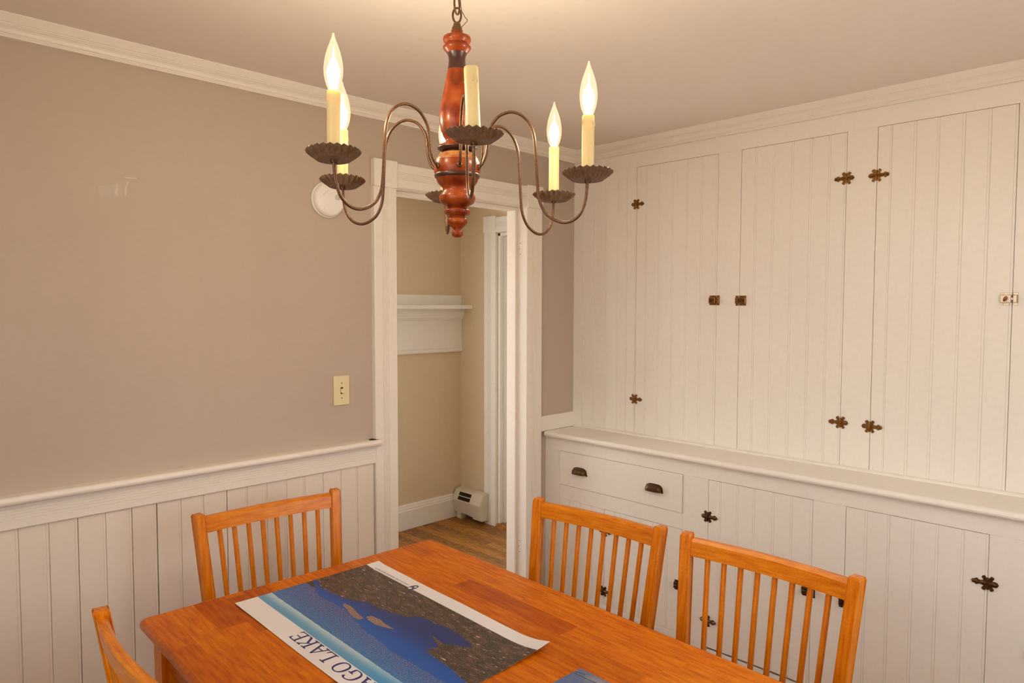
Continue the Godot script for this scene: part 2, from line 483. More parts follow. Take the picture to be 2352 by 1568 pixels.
	# painted-over hinge mortises on the jamb
	for y in [1.85, 0.335]:
		s = box(Vector3(OX1 - 0.0012, y - 0.045, -0.040), Vector3(OX1 + 0.002, y + 0.045, -0.012), 0.0004)
		var mo := obj("hinge_mortise", s, M.white, fr)
		for k in [-0.028, 0.0, 0.028]:
			s = S()
			lathe(s, [Vector2(0.0, 0.0), Vector2(0.0028, 0.0), Vector2(0.002, 0.0006), Vector2(0.0, 0.0008)], 10, Transform3D(Basis(Vector3.BACK, PI / 2), Vector3(OX1 - 0.0012, y + k, -0.024 - (0.006 if k == 0.0 else 0.0))))
			obj("screw_hole", s, M.plastic_grey, mo)
	# little splash board on the wall between casing and cabinet
	struct("trim_5", box(Vector3(-0.2745, 0.915, 0), Vector3(-0.0005, 0.994, 0.014), 0.002), M.white, "short white splash board on the wall above the counter end")
	# remaining walls of the room (out of view) with two windows for the daylight
	window_wall("wall_west", "window_1", Vector3(RX0, 0, 0), 0.0)
	window_wall("wall_south", "window_2", Vector3(0, 0, RZ1), PI / 2)
	struct("wall_east", box(Vector3(0.45, -0.05, 0), Vector3(0.6, CEIL, RZ1 + 0.15), 0), M.wall, "plaster wall behind the built-in cabinets")
	build_hall()

func sash_window(called: String, label: String, xf: Transform3D, w: float, h: float) -> void:
	# local: x across, y up, z towards the room; the opening is w by h with its lower left corner at the origin
	var s := S()
	for e in [[-0.1, 0.0, -0.1, h + 0.1], [w, w + 0.1, -0.1, h + 0.1]]:
		cbox(s, Vector3(e[0], e[2], 0.0), Vector3(e[1], e[3], 0.024), 0.003)
	cbox(s, Vector3(-0.1, h, 0.0), Vector3(w + 0.1, h + 0.1, 0.024), 0.003)
	cbox(s, Vector3(-0.12, -0.03, -0.02), Vector3(w + 0.12, 0.0, 0.06), 0.004)
	var o := put(called, done(s), M.white, self, xf)
	tag(o, label, "window", "", "structure")
	for k in 2:
		var y0: float = 0.0 if k == 0 else h / 2 - 0.02
		var y1: float = h / 2 + 0.02 if k == 0 else h
		var z: float = -0.05 if k == 0 else -0.085
		s = S()
		cbox(s, Vector3(0, y0, z), Vector3(0.045, y1, z + 0.032))
		cbox(s, Vector3(w - 0.045, y0, z), Vector3(w, y1, z + 0.032))
		cbox(s, Vector3(0.045, y0, z), Vector3(w - 0.045, y0 + 0.045, z + 0.032))
		cbox(s, Vector3(0.045, y1 - 0.045, z), Vector3(w - 0.045, y1, z + 0.032))
		var sa := obj("sash", s, M.white, o)
		obj("pane", box(Vector3(0.045, y0 + 0.045, z + 0.014), Vector3(w - 0.045, y1 - 0.045, z + 0.017), 0), M.pane, sa)

const WIN_H := 1.3
const WIN_Y := 0.95
func window_wall(called: String, win: String, at: Vector3, turn: float) -> void:
	# wall_west faces +x, wall_south faces -z
	var s := S()
	var label := "plaster wall with a sash window behind the camera"
	var a := 0.0
	var b := 0.0
	if called == "wall_west":
		a = 1.35; b = 2.75
		cbox(s, Vector3(RX0 - 0.15, -0.05, -0.11), Vector3(RX0, CEIL, a), 0)
		cbox(s, Vector3(RX0 - 0.15, -0.05, b), Vector3(RX0, CEIL, RZ1 + 0.15), 0)
		cbox(s, Vector3(RX0 - 0.15, -0.05, a), Vector3(RX0, WIN_Y, b), 0)
		cbox(s, Vector3(RX0 - 0.15, WIN_Y + WIN_H, a), Vector3(RX0, CEIL, b), 0)
		struct(called, s, M.wall, label)
		sash_window(win, "white sash window in the west wall", Transform3D(Basis(Vector3(0, 0, -1), Vector3.UP, Vector3(1, 0, 0)), Vector3(RX0, WIN_Y, b)), b - a, WIN_H)
	else:
		a = -1.7; b = -0.9
		cbox(s, Vector3(RX0 - 0.15, -0.05, RZ1), Vector3(a, CEIL, RZ1 + 0.15), 0)
		cbox(s, Vector3(b, -0.05, RZ1), Vector3(0.6, CEIL, RZ1 + 0.15), 0)
		cbox(s, Vector3(a, -0.05, RZ1), Vector3(b, WIN_Y, RZ1 + 0.15), 0)
		cbox(s, Vector3(a, WIN_Y + WIN_H, RZ1), Vector3(b, CEIL, RZ1 + 0.15), 0)
		struct(called, s, M.wall, label)
		sash_window(win, "white sash window in the south wall", Transform3D(Basis(Vector3(-1, 0, 0), Vector3.UP, Vector3(0, 0, -1)), Vector3(b, WIN_Y, RZ1)), b - a, WIN_H)

func build_hall() -> void:
	var hb := S()
	cbox(hb, Vector3(HX0, -0.05, HZ - 0.12), Vector3(-1.75, CEIL, HZ), 0)
	cbox(hb, Vector3(-0.32, -0.05, HZ - 0.12), Vector3(HX + 0.12, CEIL, HZ), 0)
	cbox(hb, Vector3(-1.75, -0.05, HZ - 0.12), Vector3(-0.32, 0.35, HZ), 0)
	cbox(hb, Vector3(-1.75, 2.25, HZ - 0.12), Vector3(-0.32, CEIL, HZ), 0)
	struct("wall_hall_back", hb, M.hall_wall, "beige back wall of the hallway")
	sash_window("window_3", "unseen white sash window added in the hallway back wall to brighten the hall", Transform3D(Basis(), Vector3(-1.75, 0.35, HZ)), 1.43, 1.9)  # added out of view, shaped to bring more daylight into the hall
	# right wall with a door opening
	var zo0 := -1.106
	var zo1 := -0.30
	var s := S()
	cbox(s, Vector3(HX, -0.05, HZ), Vector3(HX + 0.12, CEIL, zo0), 0)
	cbox(s, Vector3(HX, 2.07, zo0), Vector3(HX + 0.12, CEIL, zo1), 0)
	cbox(s, Vector3(HX, -0.05, zo1), Vector3(HX + 0.12, CEIL, -0.11), 0)
	struct("wall_hall_right", s, M.hall_wall, "beige right wall of the hallway")
	s = S()
	cbox(s, Vector3(HX0 - 0.15, -0.05, HZ - 0.12), Vector3(HX0, CEIL, -1.38), 0)
	cbox(s, Vector3(HX0 - 0.15, -0.05, -1.03), Vector3(HX0, CEIL, -0.11), 0)
	cbox(s, Vector3(HX0 - 0.15, -0.05, -1.38), Vector3(HX0, 0.95, -1.03), 0)
	cbox(s, Vector3(HX0 - 0.15, 2.1, -1.38), Vector3(HX0, CEIL, -1.03), 0)
	struct("wall_hall_left", s, M.hall_wall, "beige end wall of the hallway")
	sash_window("window_4", "narrow white sash window at the end of the hallway", Transform3D(Basis(Vector3(0, 0, -1), Vector3.UP, Vector3(1, 0, 0)), Vector3(HX0, 0.95, -1.03)), 0.35, 1.15)
	# baseboard of the back wall
	s = S()
	prism(s, PackedVector2Array([Vector2(0, 0), Vector2(0.02, 0), Vector2(0.02, 0.132), Vector2(0.016, 0.136), Vector2(0.016, 0.148), Vector2(0.011, 0.156), Vector2(0.011, 0.163), Vector2(0.006, 0.173), Vector2(0, 0.173)]), Vector3(HX0, 0, HZ), Vector3.BACK, Vector3.UP, Vector3(HX - HX0, 0, 0))
	struct("baseboard_hall", s, M.hall_white, "tall white moulded baseboard of the hallway")
	# door casing on the right wall
	s = S()
	cbox(s, Vector3(HX, 0, zo0), Vector3(HX + 0.12, 2.07, zo0 + 0.02), 0.001)
	cbox(s, Vector3(HX, 0, zo1 - 0.02), Vector3(HX + 0.12, 2.07, zo1), 0.001)
	cbox(s, Vector3(HX, 2.05, zo0), Vector3(HX + 0.12, 2.07, zo1), 0.001)
	cbox(s, Vector3(HX + 0.035, 0, zo0 + 0.02), Vector3(HX + 0.075, 2.05, zo0 + 0.034), 0.001)
	var fr := struct("trim_6", s, M.hall_white, "white frame of the hallway door with corner block")
	for e in [[-1.228, -1.112], [-0.296, -0.18]]:
		s = S()
		prism(s, reeded(e[1] - e[0], 0.024, 0.36, 0.60, 5), Vector3(HX, 0, e[0]), Vector3.BACK, Vector3.LEFT, Vector3(0, 2.075, 0))
		obj("casing", s, M.hall_white, fr)
		obj("corner_block", box(Vector3(HX - 0.03, 2.075, e[0] - 0.004), Vector3(HX, 2.192, e[1] + 0.004), 0.003), M.hall_white, fr)
	s = S()
	var hd := PackedVector2Array()
	for v in reeded(0.105, 0.024, 0.36, 0.62, 5): hd.append(Vector2(v.y, v.x + 2.075))
	prism(s, hd, Vector3(HX, 0, -1.108), Vector3.LEFT, Vector3.UP, Vector3(0, 0, 0.808))
	obj("head_casing", s, M.hall_white, fr)
	# the door leaf and its sill
	var dr := struct("door_1", box(Vector3(HX + 0.076, 0.02, zo0 + 0.023), Vector3(HX + 0.11, 2.046, zo1 - 0.023), 0.002), M.hall_white, "white painted panel door in the hallway")
	for e in [[0.25, 0.95], [1.1, 1.9]]:
		for zz in [[-0.98, -0.72], [-0.64, -0.42]]:
			obj("panel", box(Vector3(HX + 0.070, e[0], zz[0]), Vector3(HX + 0.078, e[1], zz[1]), 0.005), M.hall_white, dr)
	s = S()
	prism(s, PackedVector2Array([Vector2(-0.035, 0), Vector2(0.12, 0), Vector2(0.12, 0.022), Vector2(-0.005, 0.022)]), Vector3(HX, 0, zo0 + 0.002), Vector3.RIGHT, Vector3.UP, Vector3(0, 0, zo1 - zo0 - 0.004))
	tag(obj("trim_7", s, M.sill), "worn wooden door sill in the hallway", "trim", "", "structure")
	# mantel shelf on the back wall
	var t := thing("mantel_shelf", "white mantel shelf with moulded frieze on the hallway back wall", "shelf", Vector3(0.14, 1.24, HZ))
	var x0 := -0.30
	var L := HX - 0.14 - x0
	obj("back_board", box(Vector3(x0, 0.33, 0), Vector3(HX - 0.14, 0.402, 0.012), 0.002), M.hall_white, t)
	obj("shelf", box(Vector3(x0 - 0.05, 0.302, 0), Vector3(HX - 0.14, 0.330, 0.133), 0.002), M.hall_white, t)
	s = S()
	prism(s, PackedVector2Array([Vector2(0, 0.302), Vector2(0.048, 0.302), Vector2(0.046, 0.285), Vector2(0.041, 0.272), Vector2(0.041, 0.256), Vector2(0.036, 0.252), Vector2(0.036, 0.240), Vector2(0.024, 0.222), Vector2(0.0, 0.222)]), Vector3(x0, 0, 0), Vector3.BACK, Vector3.UP, Vector3(L, 0, 0))
	obj("bed_mould", s, M.hall_white, t)
	obj("frieze", box(Vector3(x0, 0.02, 0), Vector3(HX - 0.14, 0.222, 0.016), 0.001), M.hall_white, t)
	s = S()
	prism(s, PackedVector2Array([Vector2(0, -0.012), Vector2(0.018, -0.012), Vector2(0.022, -0.004), Vector2(0.019, 0.004), Vector2(0.019, 0.012), Vector2(0.022, 0.017), Vector2(0.019, 0.022), Vector2(0, 0.022)]), Vector3(x0, 0, 0), Vector3.BACK, Vector3.UP, Vector3(L, 0, 0))
	obj("astragal", s, M.hall_white, t)
	# convector heater in the corner
	t = thing("baseboard_heater", "small cream metal baseboard heater in the hallway corner", "heater", Vector3(HX - 0.026, 0.0, -1.37))
	s = S()
	var z0 := -0.118
	var prof := PackedVector2Array([Vector2(0, 0.045), Vector2(0.055, 0.045), Vector2(0.076, 0.14), Vector2(0.043, 0.212), Vector2(-0.02, 0.219)])
	prism(s, prof, Vector3(0, 0, z0), Vector3.LEFT, Vector3.UP, Vector3(0, 0, 0.215))
	obj("cover", s, M.heater, t)
	var nrm := Vector3(-0.072, 0.033, 0).normalized()
	var alongv := Vector3(0.033, 0.072, 0).normalized()
	for k in 2:
		s = S()
		var p0 := Vector3(-0.0745, 0.1435, -0.062) + alongv * (0.004 + 0.032 * k) + nrm * 0.0006
		cbox(s, Vector3(0, 0, 0), Vector3(0.026, 0.001, 0.13), 0, Transform3D(Basis(alongv, nrm, alongv.cross(nrm)), p0))
		obj("grille_slot", s, M.dark, t)
	s = S()
	prism(s, PackedVector2Array([Vector2(0, 0.030), Vector2(0.060, 0.030), Vector2(0.081, 0.142), Vector2(0.047, 0.217), Vector2(0.0, 0.225)]), Vector3(0, 0, 0.092), Vector3.LEFT, Vector3.UP, Vector3(0, 0, 0.098))
	obj("end_cap", s, M.heater, t)
	obj("foot", box(Vector3(-0.050, 0.0, -0.10), Vector3(0, 0.05, -0.05), 0.001), M.heater, t)

# ------------------------------------------------------------------ cabinets
func hinge_meshes() -> Array:
	# leaf outlines, x away from the barrel; 1 unit = 0.05 m tall
	var lobe := [[0.0, 0.33], [0.09, 0.36], [0.17, 0.5], [0.31, 0.45], [0.35, 0.35], [0.27, 0.26], [0.25, 0.18]]
	var long := lobe + [[0.42, 0.12], [0.52, 0.14], [0.60, 0.22], [0.70, 0.19], [0.82, 0.08], [0.94, 0.0]]
	var short := lobe + [[0.42, 0.18], [0.52, 0.14], [0.60, 0.0]]
	var out := []
	for L in [long, short]:
		var p := PackedVector2Array()
		for v in L: p.append(Vector2(v[0], v[1]) * 0.05)
		for i in range(L.size() - 2, -1, -1): p.append(Vector2(L[i][0], -L[i][1]) * 0.05)
		var s := S()
		prism(s, p, Vector3.ZERO, Vector3.RIGHT, Vector3.UP, Vector3(0, 0, 0.0026))
		# raised ridge along the middle and beads on the lobes
		var len: float = L[-1][0] * 0.05
		var rid := []
		var n := 9
		for i in n:
			var f := i / float(n - 1)
			rid.append([0.003 + (len - 0.006) * f, 0.0035 + 0.0035 * sin(f * PI * (1.6 if L.size() > 11 else 1.0)) ** 2])
		for i in range(n - 1):
			var a: Array = rid[i]
			var b: Array = rid[i + 1]
			for g in [-1.0, 1.0]:
				face(s, [Vector3(a[0], g * a[1], 0.0026), Vector3(b[0], g * b[1], 0.0026), Vector3(b[0], 0, 0.0026 + b[1] * 0.7), Vector3(a[0], 0, 0.0026 + a[1] * 0.7)], Vector3(a[0], 0, -0.01))
		for g in [-1.0, 1.0]:
			lathe(s, [Vector2(0.0032, 0.0), Vector2(0.0028, 0.0012), Vector2(0.0014, 0.002), Vector2(0.0, 0.0022)], 10, Transform3D(Basis(Vector3.RIGHT, PI / 2), Vector3(0.0105, g * 0.0185, 0.0026)))
		out.append(done(s))
	var b := S()
	lathe(b, [Vector2(0.0, -0.021), Vector2(0.0026, -0.020), Vector2(0.0034, -0.018), Vector2(0.0034, -0.0065), Vector2(0.0028, -0.006), Vector2(0.0034, -0.0055), Vector2(0.0034, 0.0055), Vector2(0.0028, 0.006), Vector2(0.0034, 0.0065), Vector2(0.0034, 0.018), Vector2(0.0026, 0.020), Vector2(0.0, 0.021)], 12, Transform3D(Basis(), Vector3(0, 0, 0.004)))
	out.append(done(b))
	return out

var hinge_parts := []

func hinge(parent: Node, at: Vector3, toward: float, m: Material) -> void:
	# faces -x; toward = +1 when the long leaf (on the door) runs to +z
	var h := put("hinge", hinge_parts[2], m, parent, Transform3D(Basis(Vector3(0, 0, toward), Vector3.UP, Vector3(-1, 0, 0)), at))
	put("leaf", hinge_parts[0], m, h)
	put("leaf", hinge_parts[1], m, h, Transform3D(Basis.from_scale(Vector3(-1, 1, 1)), Vector3.ZERO))

func latch(parent: Node, at: Vector3, toward: float, m: Material, knob_m: Material, big := false) -> void:
	# local x runs from the door edge back over the door, z out of the face; the catch sits on the frame
	var B := Basis(Vector3(0, 0, toward), Vector3.UP, Vector3(-1, 0, 0))
	var s := S()
	var hh := 0.022
	cbox(s, Vector3(0.001, -hh, 0), Vector3(0.034, hh, 0.0025), 0.0008)
	cbox(s, Vector3(0.002, -hh * 0.62, 0.002), Vector3(0.034, hh * 0.62, 0.012), 0.002)
	for g in [-1.0, 1.0]:
		for xx in [0.008, 0.027]:
			lathe(s, [Vector2(0.0026, 0), Vector2(0.002, 0.0012), Vector2(0, 0.0015)], 8, Transform3D(Basis(Vector3.RIGHT, PI / 2), Vector3(xx, g * 0.0175, 0.0025)))
	var o := put("latch", done(s), m, parent, Transform3D(B, at))
	s = S()
	cbox(s, Vector3(-0.016, -hh, 0), Vector3(-0.002, hh, 0.0025), 0.0008)
	cbox(s, Vector3(-0.015, -hh * 0.62, 0.002), Vector3(-0.002, hh * 0.62, 0.011), 0.002)
	obj("catch", s, m, o)
	obj("bolt", box(Vector3(-0.003, -0.004, 0.003), Vector3(0.003, 0.004, 0.008), 0.0005), m, o)
	s = S()
	if big:
		lathe(s, [Vector2(0.003, 0.010), Vector2(0.0035, 0.016), Vector2(0.006, 0.018), Vector2(0.0085, 0.021), Vector2(0.0075, 0.025), Vector2(0.004, 0.027), Vector2(0, 0.0275)], 16, Transform3D(Basis(Vector3.RIGHT, PI / 2).rotated(Vector3.BACK, 0.4) * Basis.from_scale(Vector3(0.62, 1, 1.15)), Vector3(0.018, 0, 0)))
	else:
		lathe(s, [Vector2(0.0035, 0.010), Vector2(0.0035, 0.017), Vector2(0.009, 0.019), Vector2(0.0105, 0.0215), Vector2(0.0105, 0.024), Vector2(0.0075, 0.026), Vector2(0, 0.0275)], 4, Transform3D(Basis(Vector3.BACK, PI / 4) * Basis(Vector3.RIGHT, PI / 2), Vector3(0.018, 0, 0)), 2.0)
	obj("knob", s, knob_m, o)

func cabinet_door(cab: Node, x: float, z0: float, z1: float, y0: float, y1: float, joints: Array) -> MeshInstance3D:
	# backing slab plus beaded boards; g is the gap all round
	var g := 0.0016
	var d := obj("door", box(Vector3(x + 0.010, y0 + g, z0 + g), Vector3(x + 0.022, y1 - g, z1 - g), 0), M.cabinet, cab)
	var zs := [z0 + g] + joints + [z1 - g]
	for i in range(zs.size() - 1):
		var last: bool = i == zs.size() - 2
		board_east(d, zs[i], zs[i + 1] - (0.0 if last else 0.0004), y0 + g, y1 - g, x + 0.010, M.cabinet)
	return d

func build_cabinets() -> void:
	hinge_parts = hinge_meshes()
	var T := 0.022
	# ---- upper cabinet
	var up := thing("wall_cabinet", "tall white built-in cabinet with beadboard doors above the counter", "cabinet", Vector3(0, 0.915, 1.4))
	up.position = Vector3.ZERO
	var y0 := 0.9245
	var y1 := 2.25
	var doors := [[0.405, 0.849, [0.468, 0.543, 0.618, 0.695, 0.771]], [0.959, 1.405, [1.032, 1.111, 1.192, 1.268, 1.342]], [1.516, 1.962, [1.568, 1.651, 1.726, 1.806, 1.884]], [2.072, 2.518, [2.145, 2.222, 2.298, 2.375, 2.45]]]
	obj("frieze", box(Vector3(0, y1, 0), Vector3(T, 2.34, RZ1), 0.0006), M.cabinet, up)
	for e in [[0.849, 0.959], [1.405, 1.516], [1.962, 2.072], [2.518, RZ1]]:
		obj("stile", box(Vector3(0, 0.915, e[0]), Vector3(T, y1, e[1]), 0.0006), M.cabinet, up)
	obj("bottom_rail", box(Vector3(0.0005, 0.915, 0), Vector3(T + 0.006, y0 - 0.0005, RZ1), 0), M.cabinet, up)
	s_strip(up)
	var fx := [0.0, 0.072, 0.149, 0.2235, 0.2985, 0.352, 0.4045]
	for i in 6: board_east(up, fx[i], fx[i + 1] - 0.0004, y0, y1, 0.010, M.cabinet)
	var made := []
	for e in doors: made.append(cabinet_door(up, 0.0, e[0], e[1], y0, y1, e[2]))
	for y in [2.068, 1.098]:
		hinge(made[0], Vector3(-0.0005, y, 0.405), 1.0, M.brass)
		hinge(made[1], Vector3(-0.0005, y + 0.001, 1.405), -1.0, M.brass)
		hinge(made[2], Vector3(-0.0005, y - 0.002, 1.516), 1.0, M.brass)
		hinge(made[3], Vector3(-0.0005, y, 2.518), -1.0, M.brass)
	latch(made[0], Vector3(-0.0005, 1.591, 0.849), -1.0, M.brass, M.brass_dark)
	latch(made[1], Vector3(-0.0005, 1.589, 0.959), 1.0, M.brass, M.brass_dark)
	latch(made[2], Vector3(-0.0005, 1.591, 1.962), -1.0, M.nickel, M.brass, true)
	latch(made[3], Vector3(-0.0005, 1.591, 2.072), 1.0, M.brass, M.brass_dark)
	# ---- counter
	var s := S()
	var nose := PackedVector2Array([Vector2(0.40, 0.887), Vector2(-0.234, 0.887)])
	for i in 9:
		var a := -PI / 2 - PI * i / 8.0
		nose.append(Vector2(-0.234 + 0.0135 * cos(a), 0.901 + 0.014 * sin(a)))
	nose.append(Vector2(0.40, 0.915))
	prism(s, nose, Vector3(0, 0, 0.0145), Vector3.RIGHT, Vector3.UP, Vector3(0, 0, RZ1 - 0.0145))
	var ct := obj("countertop", s, M.cabinet)
	tag(ct, "long white painted counter with rounded front edge on the base cabinets", "countertop")
	# ---- base cabinet
	var bs := thing("base_cabinet", "white built-in base cabinet with one drawer and beadboard doors", "cabinet")
	var X := -0.2175
	obj("top_rail", box(Vector3(X, 0.823, 0.0), Vector3(X + T, 0.8865, RZ1), 0.0005), M.cabinet, bs)
	for e in [[0.0, 0.099, 0.08], [0.822, 0.946, 0.08], [1.391, 1.512, 0.08], [1.962, 2.083, 0.08], [2.53, RZ1, 0.08]]:
		obj("stile", box(Vector3(X, e[2], e[0]), Vector3(X + T, 0.8227, e[1]), 0.0005), M.cabinet, bs)
	obj("rail", box(Vector3(X, 0.577, 0.0993), Vector3(X + T, 0.6485, 0.8217), 0.0005), M.cabinet, bs)
	obj("toe_board", box(Vector3(X + 0.001, 0.0, 0), Vector3(X + T, 0.0797, RZ1), 0.0005), M.cabinet, bs)
	obj("bottom_rail", box(Vector3(X, 0.0803, 0.0993), Vector3(X + T, 0.105, 0.8217), 0.0005), M.cabinet, bs)
	var fb := [0.0993, 0.172, 0.244, 0.316, 0.3873]
	for i in 4: board_east(bs, fb[i], fb[i + 1] - 0.0004, 0.1055, 0.5765, X + 0.010, M.cabinet)
	var dw := obj("drawer", box(Vector3(X - 0.004, 0.650, 0.1005), Vector3(X + 0.02, 0.8215, 0.8205), 0.002), M.cabinet, bs)
	for z in [0.235, 0.675]: cup_pull(dw, Vector3(X - 0.004, 0.735, z))
	var b1 := cabinet_door(bs, X, 0.388, 0.821, 0.105, 0.577, [0.45, 0.523, 0.598, 0.676, 0.747])
	var b2 := cabinet_door(bs, X, 0.946, 1.391, 0.09, 0.823, [1.007, 1.085, 1.157, 1.239, 1.312])
	var b3 := cabinet_door(bs, X, 1.512, 1.962, 0.09, 0.823, [1.588, 1.664, 1.741, 1.816, 1.892])
	var b4 := cabinet_door(bs, X, 2.083, 2.53, 0.09, 0.823, [2.158, 2.233, 2.308, 2.383, 2.457])
	var X2 := X - 0.0005
	for e in [[b1, 0.388, 1.0, [0.469, 0.172]], [b2, 0.946, 1.0, [0.662, 0.207]], [b3, 1.962, -1.0, [0.661, 0.207]], [b4, 2.53, -1.0, [0.661, 0.207]]]:
		for y in e[3]: hinge(e[0], Vector3(X2, y, e[1]), e[2], M.brass_dark)
	latch(b1, Vector3(X2, 0.322, 0.821), -1.0, M.brass_dark, M.brass_dark)
	latch(b2, Vector3(X2, 0.465, 1.391), -1.0, M.brass_dark, M.brass_dark)
	latch(b3, Vector3(X2, 0.462, 1.512), 1.0, M.brass_dark, M.brass_dark)
	latch(b4, Vector3(X2, 0.462, 2.083), 1.0, M.brass_dark, M.brass_dark)

func s_strip(parent: Node) -> void:
	var s := S()
	var p := PackedVector2Array([Vector2(0, 0.915), Vector2(-0.0135, 0.915)])
	for i in 5:
		var a := PI / 2 * i / 4.0
		p.append(Vector2(-0.0135 * cos(a) * 0.95, 0.917 + 0.0095 * sin(a)))
	p.append(Vector2(0, 0.9265))
	prism(s, p, Vector3(0, 0, 0.0145), Vector3.RIGHT, Vector3.UP, Vector3(0, 0, RZ1 - 0.0145))
	obj("quarter_round", s, M.cabinet, parent)

func cup_pull(parent: Node, at: Vector3) -> void:
	var s := S()
	var B := Basis(Vector3(0, 0, 1), Vector3.UP, Vector3(-1, 0, 0))
	var a := 0.043
	var b := 0.030
	var c := 0.025
	var n := 20
	var k := 8
	var P := func(i: int, j: int, g: float) -> Vector3:
		var th := PI * i / n
		var ps := (PI / 2) * j / k
		var sx := signf(cos(th)) * pow(absf(cos(th)), 0.6)
		var sy := pow(sin(th), 0.62)
		return Vector3(-(a - g) * sx, (b - g) * sy * pow(cos(ps), 0.7) - 0.012, (c - g) * sy * pow(sin(ps), 0.7))
	s.set_smooth_group(3)
	for i in n:
		for j in k:
			quad(s, P.call(i, j, 0.0), P.call(i, j + 1, 0.0), P.call(i + 1, j + 1, 0.0), P.call(i + 1, j, 0.0))
	s.set_smooth_group(4)
	for i in n:
		for j in k:
			quad(s, P.call(i, j, 0.0016), P.call(i + 1, j, 0.0016), P.call(i + 1, j + 1, 0.0016), P.call(i, j + 1, 0.0016))
	s.set_smooth_group(-1)
	for i in n: quad(s, P.call(i, k, 0.0), P.call(i, k, 0.0016), P.call(i + 1, k, 0.0016), P.call(i + 1, k, 0.0))
	var rim := []
	for i in 21: rim.append(P.call(i, 0, -0.002) + Vector3(0, 0, 0.001))
	tube(s, rim, 0.0016, 6)
	for g in [-1.0, 1.0]:
		lathe(s, [Vector2(0.0055, 0.0), Vector2(0.005, 0.002), Vector2(0.0, 0.003)], 12, Transform3D(Basis(Vector3.RIGHT, PI / 2), Vector3(g * 0.0435, -0.012, 0)))
	put("cup_pull", done(s), M.brass_dark, parent, Transform3D(B, at))

# ------------------------------------------------------------------ table and what lies on it
const TABLE_TURN := -0.03
func build_table() -> void:
	var W := 0.942
	var L := 1.53
	var t := thing("dining_table", "rectangular honey-orange butcher block dining table with rounded corners", "table", Vector3(-1.897, 0, 1.294), TABLE_TURN)
	var outline := func(inset: float) -> PackedVector2Array:
		var p := PackedVector2Array()
		var r: float = 0.022 - inset
		for q in 4:
			var cx: float = (W / 2 - 0.022) * ([1, -1, -1, 1][q])
			var cz: float = (L / 2 - 0.022) * ([1, 1, -1, -1][q])
			for k in 7:
				var a := PI / 2 * q + PI / 2 * k / 6.0
				p.append(Vector2(cx + r * cos(a), cz + r * sin(a)))
		return p
	# staves of the top
	var inner: PackedVector2Array = outline.call(0.011)
	rng.seed = 77
	var n := 14
	var w := W / n
	for i in n:
		var x0 := -W / 2 + w * i
		var z := -L / 2 - rng.randf() * 0.3
		var prev := -1
		while z < L / 2:
			var l := 0.22 + rng.randf() * 0.34
			var rect := PackedVector2Array([Vector2(x0, z), Vector2(x0 + w, z), Vector2(x0 + w, z + l), Vector2(x0, z + l)])
			for piece in Geometry2D.intersect_polygons(rect, inner):
				var s := S()
				prism(s, piece, Vector3(0, 0.723, 0), Vector3.RIGHT, Vector3.BACK, Vector3(0, 0.027, 0))
				var pick := rng.randi() % 6
				if pick == prev: pick = (pick + 1) % 6
				prev = pick
				obj("stave", s, M.tops[pick], t)
			z += l
	# rounded edge
	var s := S()
	var prof := []
	for k in 9:
		var a := -PI / 2 + PI * k / 8.0
		prof.append(Vector2(0.011 - 0.011 * cos(a), 0.7365 + 0.0135 * sin(a)))
	s.set_smooth_group(2)
	for k in 8:
		var A: PackedVector2Array = outline.call(prof[k].x)
		var Bp: PackedVector2Array = outline.call(prof[k + 1].x)
		for i in A.size():
			var j := (i + 1) % A.size()
			quad(s, Vector3(A[i].x, prof[k].y, A[i].y), Vector3(Bp[i].x, prof[k + 1].y, Bp[i].y), Vector3(Bp[j].x, prof[k + 1].y, Bp[j].y), Vector3(A[j].x, prof[k].y, A[j].y))
	obj("edge_band", s, M.top_edge, t)
	# legs and aprons
	var lx := W / 2 - 0.055
	var lz := L / 2 - 0.075
	for gx in [-1.0, 1.0]:
		for gz in [-1.0, 1.0]:
			s = S()
			var x: float = gx * lx
			var zz: float = gz * lz
			var e := 0.03
			var f := 0.021
			var top := [Vector3(x - e, 0.723, zz - e), Vector3(x + e, 0.723, zz - e), Vector3(x + e, 0.723, zz + e), Vector3(x - e, 0.723, zz + e)]
			var bot := [Vector3(x - f, 0, zz - f), Vector3(x + f, 0, zz - f), Vector3(x + f, 0, zz + f), Vector3(x - f, 0, zz + f)]
			for i in 4: face(s, [top[i], top[(i + 1) % 4], bot[(i + 1) % 4], bot[i]], Vector3(x, 0.36, zz))
			face(s, top, Vector3(x, 0.36, zz))
			face(s, bot, Vector3(x, 0.36, zz))
			obj("leg", s, M.leg_wood, t)
	for g in [-1.0, 1.0]:
		obj("apron", box(Vector3(g * (lx - 0.002) - 0.011, 0.63, -lz + 0.03), Vector3(g * (lx - 0.002) + 0.011, 0.723, lz - 0.03)), M.apron_wood, t)
		obj("apron", box(Vector3(-lx + 0.03, 0.63, g * (lz - 0.002) - 0.011), Vector3(lx - 0.03, 0.723, g * (lz - 0.002) + 0.011)), M.apron_wood, t)
	build_poster()
	build_booklet()

var PO := Vector3(-2.127, 0.7506, 0.606)   # top far corner of the poster on the table
var PA := Vector3(0.99976, 0, 0.02183)     # from its top edge to its bottom edge
var PB := Vector3(-0.02183, 0, 0.99976)    # from its far end to its near end
const LA := 0.458
const LB := 0.7595

